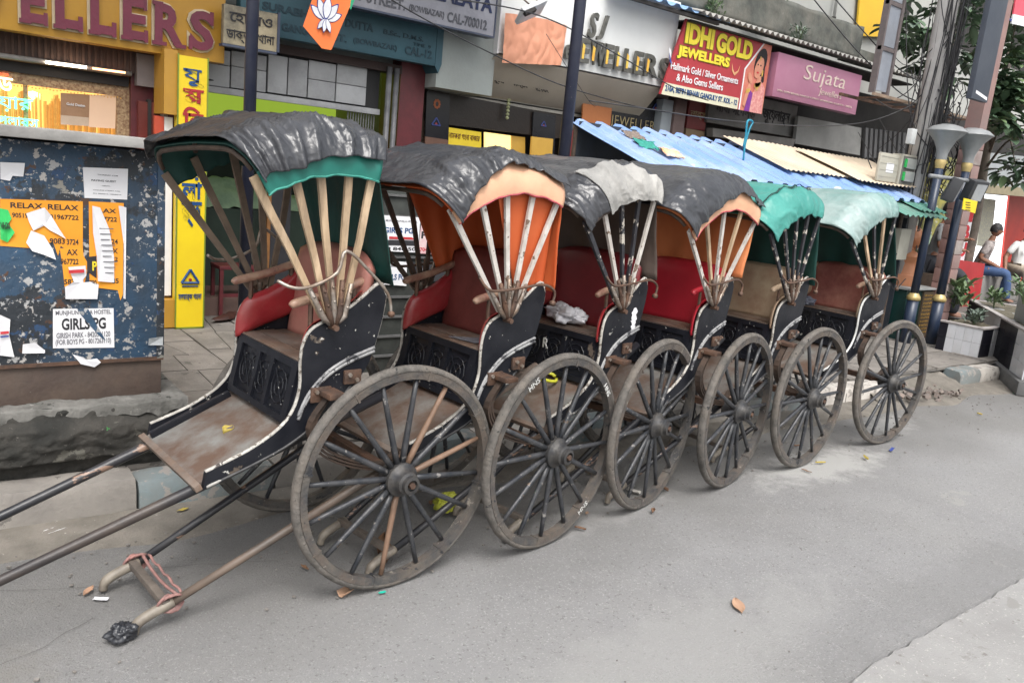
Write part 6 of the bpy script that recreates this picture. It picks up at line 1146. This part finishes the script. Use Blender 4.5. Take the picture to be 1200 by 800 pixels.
bush('bushy green plant between the pink pillar and the men', F(1118,358,4.3), .28, 120, .16, 1, leafl); bush('low green plant on the small tiled planter', (9.45,3.8,.48), .12, 50, .10, 2, leafy); bush('weedy plant along the edge of the large tiled planter', (G(1165,358,.60).x, G(1165,358,.60).y-.0, .60), .16, 70, .11, 3, leafl); bush('taller plant in the pale concrete trough', (G(1193,352,.95).x-.15, G(1193,352,.95).y-.1, .97), .15, 60, .10, 4, leafl); bush('small tuft growing from the mossy ledge left of the corrugated awning edge', F(835,18,6.7), .16, 90, .07, 5, leafl); bush('tuft of weeds on the awning above the mauve sign', F(935,48,6.6), .16, 70, .09, 6, leafy); bush('dark bush behind the mossy ledge', F(900,5,7.3), .30, 160, .18, 7, leafg)
# far shop at the right: red, white lit doorway, red counter; awning board with blue letters
fs = thing('red_shop', 'bright red shop with a glaring white lit doorway behind the two seated men', 'shop', (0, 0, 0)); YF = 7.9
def PF(name, px, y, m, th=.04, par=fs): return quadP(FP(y, *px), m, y, par, name, th)
redw = mat('glossy_red_wall', (.62,.05,.03), (.52,.035,.025), 3, .35, bump=.03); 
PF('back_wall', [(1085,200),(1260,215),(1260,400),(1060,390)], YF+.3, darkin); PF('lit_doorway', [(1140,226),(1182,230),(1172,345),(1118,340)], YF, glow('white_shop_light', (.95,.97,1), 1.15)); PF('red_panel', [(1181,228),(1260,238),(1260,345),(1168,345)], YF-.05, redw); PF('red_pillar', [(1122,228),(1142,232),(1120,300),(1098,300)], YF-.1, redw)
for q in range(3): PF('panel_seam', [(1190+q*14,232),(1191+q*14,232),(1183+q*14,340),(1182+q*14,340)], YF-.055, maroon, .01)
PF('shelf_display', [(1150,232),(1166,234),(1160,290),(1144,288)], YF-.04, mat('cream_figured_display', (.62,.60,.45), (.42,.42,.38), 26, .5), .02)
PF('red_counter', [(1092,300),(1126,305),(1112,400),(1075,392)], 6.4, mat('dark_red_counter', (.42,.02,.025), (.34,.015,.02), 3, .3), .4); 
pv = thing('vertical_shop_sign', 'narrow white sign with stacked red letters ending in RE beside the pink pillar', 'sign'); yv = 6.2
P_ = FP(yv, (1133,240),(1143,242),(1122,342),(1112,340)); xa, xb = P_[0][0], P_[1][0]; za, zb2 = P_[2][1], P_[0][1]; obj('board', MB().box((xa,yv,za),(xb,yv+.03,zb2)), paper_white, pv)
for q, ch in enumerate('IBURE'): h_ = (zb2-za)/5; text(ch, xa+.02, xb-.02, zb2-(q+1)*h_+.02, zb2-q*h_-.03, yv-.004, redp, pv, bold=.04, name='letter')
for q in range(3): obj('red_stripe', MB().box((xa-.10,yv+.01,za+q*.42),(xa-.01,yv+.04,za+.22+q*.42)), redp if q % 2 else redw, pv)
t = thing('yellow_notice', 'yellow notice board hanging below the black floodlight', 'sign', (0,0,0)); P_ = FP(4.0, (1129,232),(1145,236),(1142,250),(1127,245)); quadP(P_, yellow2, 4.0, t, 'board', .006)
for q in range(4): c = F(1131+.0*q, 236+3*q, 4.0); obj('print_line', MB().box((c.x,3.990,c.z-.012),(c.x+.11,3.993,c.z-.004)), ink, t)
t = thing('poster_column', 'column pasted with yellow and green posters left of the pink pillar', 'column', (0,0,0)); P_ = FP(5.6, (1090,232),(1112,236),(1085,385),(1062,380)); x0, x1 = P_[0][0]-.05, P_[1][0]; obj('column', MB().box((x0,5.6,.13),(x1,5.9,2.4)), mat('yellow_brown_poster_wall', (.30,.27,.06), (.10,.11,.06), 7, .8, chips=((.42,.42,.36),9,.6)), t)
for q in range(6): a = random.uniform(x0,x1-.12); z = 1.0+q*.17; obj('pasted_bill', MB().box((a,5.590,z),(a+.16,5.597,z+.14)), (yellow2, mat('pale_green_bill', (.30,.42,.30), (.2,.3,.2), 9, .8), mat('grey_bill', (.3,.3,.28), None, 9, .8))[q % 3], t)
t = thing('awning_board', 'grey sloping awning board with blue Bengali letters above the red shop', 'awning', (0,0,0)); P_ = FP(6.9, (1150,178),(1260,190),(1260,232),(1140,222)); quadP(P_, mat('pale_grey_corrugated_board', (.33,.35,.36), (.27,.29,.3), 3, .7), 6.9, t, 'board', .05)
text('জুট নামাবলী', F(1166,190,6.9).x, F(1225,197,6.9).x, F(1180,197,6.9).z, F(1180,182,6.9).z, 6.894, mat('blue_letter_paint', (.03,.10,.30), None, 6), t, bold=.01)
quadP(FP(6.85, (1140,215),(1260,226),(1260,236),(1138,225)), mat('tan_beam', (.30,.26,.17), None, 5), 6.85, t, 'beam', .1)
t = thing('hanging_banner', 'bright pink and white banner at the upper right corner', 'banner', (0,0,0)); quadP(FP(5.4, (1190,-10),(1230,-4),(1226,26),(1186,17)), mat('hot_pink_banner', (.72,.10,.14), (.66,.08,.12), 3, .5), 5.4, t, 'pink_field', .02); quadP(FP(5.39, (1186,17),(1226,26),(1224,37),(1184,28)), paper_white, 5.39, t, 'white_strip', .02); text('পুজো অফার', F(1188,22,5.3).x, F(1206,24,5.3).x, F(1190,26,5.3).z, F(1190,20,5.3).z, 5.384, bluep, t)
# ---------------------------------------------------------------- people
skinb = mat('brown_skin', (.24,.115,.07), (.20,.09,.055), 5, .55, bump=.05); hairb = mat('black_hair', (.012,.011,.012), (.02,.018,.018), 30, .6, bump=.6)
def person(lab, loc, rz, shirt, trousers, pose):
    """seated figure; local -Y is forward, Z up, origin under the seat"""
    t = thing('person', lab, 'person', loc, rz); sh = pose.get('seat', .50); lean = pose.get('lean', .06)
    P = [(0,0,sh+.09,.13,.10),(0,-.01-lean*.3,sh+.26,.125,.09),(0,-.02-lean*.7,sh+.44,.15,.095),(0,-.02-lean,sh+.55,.075,.07),(0,-.03-lean*1.1,sh+.63,.05,.05),(0,-.04-lean*1.1,sh+.70,.055,.06)]; E = [(0,1),(1,2),(2,3),(3,4),(4,5)]
    arms = {}; legs = {}
    for sgn in (-1, 1):
        a = pose['arm%+d' % sgn]; n = len(P); P += [(sgn*.17,-.02-lean,sh+.52,.055),(*a[0],.044),(*a[1],.030),(*[a[1][k]+(a[1][k]-a[0][k])*.16 for k in range(3)],.022)]; E += [(2,n),(n,n+1),(n+1,n+2),(n+2,n+3)]; arms[sgn] = n
        l = pose['leg%+d' % sgn]; n = len(P); P += [(sgn*.10,-.04,sh+.06,.085),(*l[0],.062),(*l[1],.042),(l[1][0]+.0,l[1][1]-.13,l[1][2]-.03,.034)]; E += [(0,n),(n,n+1),(n+1,n+2),(n+2,n+3)]; legs[sgn] = n
    for sgn in (-1, 1):                        # five fingers on each hand
        w = Vector(P[arms[sgn]+3][:3]); dd = (w-Vector(P[arms[sgn]+2][:3])).normalized(); sd_ = dd.cross(Vector((0,0,1))).normalized()
        for q in range(5):
            n = len(P); L_ = (.055,.075,.08,.075,.06)[q]; o1 = w+sd_*(.018*(q-2)); dr = dd if q else (dd+sd_*-1.0).normalized()
            P += [(*(o1+dr*L_*.5),.0085),(*(o1+dr*L_*.85+Vector((0,0,-.02))),.0075)]; E += [(arms[sgn]+3,n),(n,n+1)]
    body = skinned('body', P, E, skinb, t)
    hd = obj('head', head_grid(.98), skinb, t, smooth=True); hd.location = (0,-.06-lean*1.1,sh+.69); hd.rotation_euler = (pose.get('nod', .05), 0, pose.get('turn', 0))
    def hfn(a, b_):
        th = 2*pi*a; ph = pi*.60*b_; fr = -cos(th); x = sin(ph)*sin(th); y = sin(ph)*cos(th)*-1; z = cos(ph)
        lim = 1 if y > -.2 else .78; ph2 = ph*lim; x = sin(ph2)*sin(th); y = -sin(ph2)*cos(th); z = cos(ph2); e = 1+.05*noise.noise(Vector((x*5,y*5,z*5)))
        return Vector((x*.085*e, y*.103*e+.004, (z*.128+.103)*e))
    hr = obj('hair', MB().grid(hfn, 30, 14), hairb, hd, smooth=True)
    g = .018
    S = [(*P[q][:3], *[r+g for r in P[q][3:]]) for q in range(4)]; SE = [(0,1),(1,2),(2,3)]
    for sgn in (-1, 1):
        n = len(S); A = P[arms[sgn]]; B = P[arms[sgn]+1]; m_ = [A[k]+(B[k]-A[k])*.8 for k in range(3)]; S += [(*A[:3],A[3]+.018),(*m_,.064)]; SE += [(2,n),(n,n+1)]
    S[0] = (S[0][0],S[0][1],S[0][2]-.06,S[0][3]+.02,S[0][4]+.03); skinned('shirt', S, SE, shirt, t)
    obj('shirt_pocket', MB().box((-.11,-.135-lean,sh+.36),(-.04,-.128-lean,sh+.44)), shirt, t, bevel=.003); obj('collar', MB().lathe([(.062,sh+.585),(.078,sh+.60),(.085,sh+.57)], 16, Matrix.Translation((0,-.03-lean,0))), shirt, t, smooth=True)
    T_ = [(0,.0,sh+.08,.15,.13)]; TE = []
    for sgn in (-1, 1): n = len(T_); T_ += [(*P[legs[sgn]+q][:3], P[legs[sgn]+q][3]+(.022,.020,.026)[q]) for q in range(3)]; TE += [(0,n),(n,n+1),(n+1,n+2)]
    skinned('trousers', T_, TE, trousers, t)
    for sgn in (-1, 1): l = P[legs[sgn]+2]; obj('shoe', MB().grid(lambda a, c: Vector((l[0]+.045*cos(2*pi*a)*sin(pi*min(.98,max(.02,c)))**.5, l[1]+.06-.25*c, max(l[2]-.085, l[2]-.045+.04*sin(2*pi*a)))), 12, 10), mat('black_leather_shoe', (.025,.02,.018), None, 6, .4), t, smooth=True)
    return t
plaid = mat('grey_checked_shirt', (.42,.38,.36), (.20,.17,.17), 26, .8, bump=.1); jeans = mat('blue_denim', (.05,.095,.21), (.035,.07,.16), 9, .8, bump=.3)
pA = G(1150,352,.15); s1 = F(1131,318,6.75)
person('young man in a grey checked shirt and blue jeans sitting, looking right', (s1.x-.0, 6.55, .13), R_(22), plaid, jeans, {'seat': .50, 'lean': .10, 'turn': .15,
 'arm+1': ((.25,.02,.78),(.14,-.28,.66)), 'arm-1': ((-.25,.0,.78),(-.10,-.27,.66)), 'leg+1': ((.15,-.50,.55),(.10,-.46,.08)), 'leg-1': ((-.13,-.48,.55),(-.14,-.55,.08))})
s2_ = F(1186,320,6.3)
person('man in a white shirt and khaki trousers sitting right of the man in jeans', (s2_.x-.10, 6.2, .16), R_(-30), mat('white_cotton_shirt', (.74,.74,.73), (.64,.64,.64), 4, .8, bump=.3, bscale=14), mat('khaki_trousers', (.33,.28,.22), (.27,.22,.17), 8, .8, bump=.2), {'seat': .52, 'lean': .05, 'turn': .7,
 'arm+1': ((.24,.05,.80),(.28,-.12,.56)), 'arm-1': ((-.30,-.02,.80),(-.40,-.20,.58)), 'leg+1': ((.16,-.48,.56),(.16,-.50,.08)), 'leg-1': ((-.16,-.48,.56),(-.18,-.50,.08))})
tag(obj('bench', MB().box((s1.x-.35,6.35,.13),(s2_.x+.6,6.85,.60)), mat('grey_cement_ledge', (.30,.29,.28), (.22,.21,.2), 4, .85), bevel=.01), 'low grey cement ledge the two men sit on', 'bench')
pp = F(1096,330,5.1)
person('person in a grey shirt half hidden behind the lamp posts, arm reaching right', (pp.x-.1, 5.15, .33), R_(25), mat('grey_cotton_shirt', (.22,.23,.235), (.17,.175,.18), 6, .8, bump=.3), mat('dark_trousers', (.02,.022,.03), None, 6, .8), {'seat': .56, 'lean': .04, 'turn': 0,
 'arm+1': ((.24,-.05,.92),(.12,-.34,.98)), 'arm-1': ((-.24,-.05,.86),(-.18,-.30,.85)), 'leg+1': ((.12,-.40,.50),(.12,-.35,.0)), 'leg-1': ((-.12,-.4,.50),(-.12,-.35,.0))})
tag(obj('stool', MB().box((-.18,-.15,0),(.18,.18,.70)), wood_dark, loc=(pp.x-.1,5.15,.13), bevel=.01), 'dark wooden stool under the person behind the lamp posts', 'stool')
# ---------------------------------------------------------------- overhead wires
WI = 'overhead wires crossing in front of the shop signs'
def wire(pts, y0, y1, r, lab, sag=.0):
    n = len(pts); P = [F(p[0], p[1], y0+(y1-y0)*q/(n-1)) for q, p in enumerate(pts)]; o_ = obj('overhead_wire', MB().tube(smoothline(P, 6), r, 5), cab, smooth=True); tag(o_, lab, 'wire', WI)
wire([(450,-5),(500,24),(560,55),(640,93),(700,113),(760,128),(800,134)], 5.8, 6.3, .006, 'thin wire from the grey STREET sign down across the beige canopy'); wire([(500,-5),(600,10),(660,30),(730,68),(790,103),(830,118)], 5.6, 6.2, .006, 'thin wire sloping from the white floodlight across the SJ letters'); wire([(690,118),(760,128),(850,141),(950,148),(1020,142),(1072,122)], 6.0, 4.8, .006, 'wire running below the red and mauve signs to the utility pole'); wire([(950,-5),(1000,55),(1050,105),(1072,118)], 5.4, 4.8, .007, 'black wire slanting from the top edge past the mauve sign to the utility pole'); wire([(975,-5),(1010,35),(1050,78),(1078,96)], 5.4, 4.8, .007, 'second black wire slanting steeply to the utility pole from the yellow wall panel'); wire([(1030,138),(1042,160),(1052,180)], 4.8, 4.8, .004, 'short stay wire above the beige meter cabinet'); wire([(640,40),(690,118),(700,122)], 6.4, 6.4, .003, 'short wire behind the thick dark pole')
# ---------------------------------------------------------------- litter
lf1 = mat('dry_brown_leaf', (.20,.11,.06), (.12,.065,.04), 12, .8, bump=.2); lf2 = mat('pale_dry_leaf', (.42,.27,.18), (.34,.2,.13), 9, .8, bump=.2); lf3 = mat('yellow_fallen_leaf', (.45,.36,.08), (.36,.27,.06), 9, .7); bit = mat('pale_litter_scrap', (.6,.58,.54), (.45,.43,.4), 20, .8)
LEAFC = {}
def drop(name, px, py, L_, w, m, lab, cat, rz=0, z=.004, group=None, curl=.3, P=None):
    p = P or G(px, py, z); t = obj(name, MB().grid(lambda a, c: Vector(((a-.5)*L_, (c-.5)*w*(max(.05, sin(pi*a))**.8 if cat == 'leaf' else 1), .004+abs(c-.5)**2*w*curl*2+curl*.12*L_*(a-.4)**2+.004*noise.noise(Vector((a*4,c*4,px)))))  , 8, 6), m, smooth=True, solid=.0008, loc=p); t.rotation_euler = (0,0,rz); tag(t, lab, cat, group)
drop('dry_leaf', 865, 711, .11, .05, lf2, 'single pale brown dry leaf lying alone on the open road', 'leaf', .9); drop('dry_leaf', 447, 640, .17, .05, lf1, 'long dry brown leaf under the front wheel spokes, upper of two', 'leaf', .9, curl=.8); drop('dry_leaf', 452, 650, .17, .055, lf1, 'long dry brown leaf under the front wheel spokes, lower of two', 'leaf', 1.1, curl=.8)
drop('leaf_scrap', 405, 697, .06, .04, lf2, 'small tan scrap at the foot of the front wheel', 'litter', .4, curl=1); drop('cloth_scrap', 448, 695, .03, .012, mat('teal_scrap', (.0,.4,.3), None, 4), 'tiny teal scrap by the foot of the front wheel', 'litter', 0); drop('paper_slip', 68, 621, .10, .035, paper_white, 'folded white paper slip on the road below the kerb', 'litter', .4); drop('paper_slip', 118, 703, .05, .02, paper_white, 'small white slip near the crossbar of the shafts', 'litter', -.6); drop('stick', 12, 634, .14, .012, mat('pale_stick', (.5,.4,.28), None, 6), 'pale stick lying on the road at the left edge', 'litter', -.1)
drop('banana_peel', 1137, 434, .22, .10, mat('yellow_peel', (.60,.42,.05), (.45,.3,.05), 9, .6), 'curled yellow peel at the broken kerb corner', 'litter', .2, .02, curl=2.2); drop('banana_peel', 1180, 444, .22, .07, lf3, 'yellowish flattened leaf on the road near the right edge', 'litter', .1); drop('wooden_chip', 1045, 527, .10, .02, bluep, 'tiny blue strip on the road by the last wheel', 'litter', .3)
drop('yellow_leaf', 222, 518, .05, .045, lf3, 'crumpled yellow leaf on the front footboard', 'leaf', .5, P=Vector((.97,2.83,.576)), curl=.9)
rl = random.Random(11)
WH = [(RK[q][0].location.x+.40*sin(RK[q][0].rotation_euler.z), RK[q][0].location.y-.40*cos(RK[q][0].rotation_euler.z)) for q in range(6)]
NM = ('first','second','third','fourth','fifth','rearmost')
for q in range(40):
    x = rl.uniform(-.6,7.5); y = rl.uniform(2.45, 3.5)
    m, nm, cl_ = rl.choice(((lf1,'dry_leaf','dark brown'),(lf1,'dry_leaf','dark brown'),(lf2,'dry_leaf','pale tan'),(lf3,'yellow_leaf','yellow'),(bit,'litter_scrap','pale')))
    L_, w_, cu = rl.uniform(.03,.075), rl.uniform(.015,.03), rl.uniform(.1,1.2)
    zone = 'in the gutter' if y > KY(x)-.42 else ('between the wheels' if y > 2.6 else 'on the open road')
    wn_ = NM[min(range(6), key=lambda k: abs(WH[k][0]-x))]
    lab = '%s %s %s %s beside the %s rickshaw' % ('larger' if L_ > .052 else 'tiny', 'curled' if cu > .65 else 'flat', cl_, 'leaf' if 'leaf' in nm else 'scrap', wn_)
    lab = lab.replace(' beside', ' '+zone+' beside')
    if lab in LEAFC: continue
    LEAFC[lab] = 1
    drop(nm, q, 0, L_, w_, m, lab, 'leaf' if 'leaf' in nm else 'litter', rl.uniform(0,6), group='leaves and scraps scattered under the rickshaws', P=Vector((x, y, .006+(.012 if y > KY(x)-.4 else 0))), curl=cu)
mb = MB()
for q in range(900):
    x = rl.uniform(-1,11); y = KY(x)-abs(rl.gauss(0,.55)) if q < 700 else rl.uniform(.3,3.3); r = rl.uniform(.002,.007 if y > 2.4 else .0032); M = Matrix.Translation((x,y,.006+r*.4)) @ Matrix.Rotation(rl.uniform(0,6),4,'Z'); mb.box((-r,-r*.7,-r*.4),(r,r*.8,r*.5), M)
g_ = obj('road_grit', mb, mat('grit', (.26,.24,.22), (.12,.11,.1), 60, .9)); g_['kind'] = 'stuff'; g_['label'] = 'small grit and crumbs scattered over the road'; g_['category'] = 'grit'
# rag tied to the shaft tip, plastic bag on the third seat, yellow cord, stored things under the hoods
P = RK[1][0].matrix_basis @ Vector((-1.70,-.165,.03))
def lump(name, c, sx, sy, sz, m, lab, cat, seed, rz=0, amp=.5, n=26):
    def fn(a, b_):
        th = 2*pi*a; ph = pi*b_; v = Vector((sin(ph)*cos(th), sin(ph)*sin(th), cos(ph))); e = 1+amp*noise.noise(v*1.6+Vector((seed,)*3))+amp*.6*(.4-abs(noise.noise(v*4+Vector((seed+4,)*3)))*2); return Vector((v.x*sx*e, v.y*sy*e, max(-sz*.7, v.z*sz*e)))
    t = obj(name, MB().grid(fn, n*2, n), m, smooth=True, loc=c); t.rotation_euler = (0,0,rz); return tag(t, lab, cat)
lump('black_rag', P, .045, .038, .034, tarp_black, 'crumpled black plastic rag at the tip of the shaft on the road', 'rag', 3, amp=.45)
P = RK[2][0].matrix_basis @ Vector((-.24,.05,.935)); lump('plastic_bag', P, .075, .11, .050, mat('translucent_white_bag', (.72,.72,.75), (.62,.62,.66), 5, .35, bump=.5, bscale=16), 'crumpled white plastic bag on the seat of the third rickshaw', 'bag', 6, amp=.5)
P = RK[5][0].matrix_basis @ Vector((-.28,.17,.915)); lump('small_bag', P, .05, .05, .035, mat('grey_blue_bag', (.16,.17,.22), None, 8, .4), 'small grey bag on the seat of the rearmost rickshaw', 'bag', 8)
for k, (u, v_, w_) in enumerate(((-.50,-.05,.645),(-.52,.03,.64))):
    P = RK[2][0].matrix_basis @ Vector((u, v_, w_)); tag(obj('loop_of_cord', MB().tube([P+Vector((.09*cos(a), .05*sin(a), .012+.012*sin(a*2+k))) for a in [q*2*pi/20 for q in range(20+k*0)]], .008, 6), mat('yellow_cord', (.62,.62,.05), None, 6, .5), smooth=True), 'loop of yellow cord on the footboard of the third rickshaw, '+('nearer the front' if k == 0 else 'further back'), 'cord')
P = G(520, 520, .02); lump('yellow_bag', Vector((2.05,2.95,.06)), .06,.055,.045, mat('yellow_green_bag', (.50,.52,.06), (.4,.42,.05), 8, .4), 'yellow green plastic bag on the ground behind the front wheel', 'bag', 12)
sg = thing('girls_pg_bundle', 'folded grey notice tucked on the seat of the second rickshaw', 'paper', (0,0,0)); bm_ = RK[1][0].matrix_basis; vs = [bm_ @ Vector(p) for p in ((-.33,-.02,.893),(-.20,-.10,.893),(-.22,-.20,.900),(-.30,-.16,.893))]; obj('sheet', MB().add(vs, [(0,1,2,3)]), greyp, sg, solid=.003)
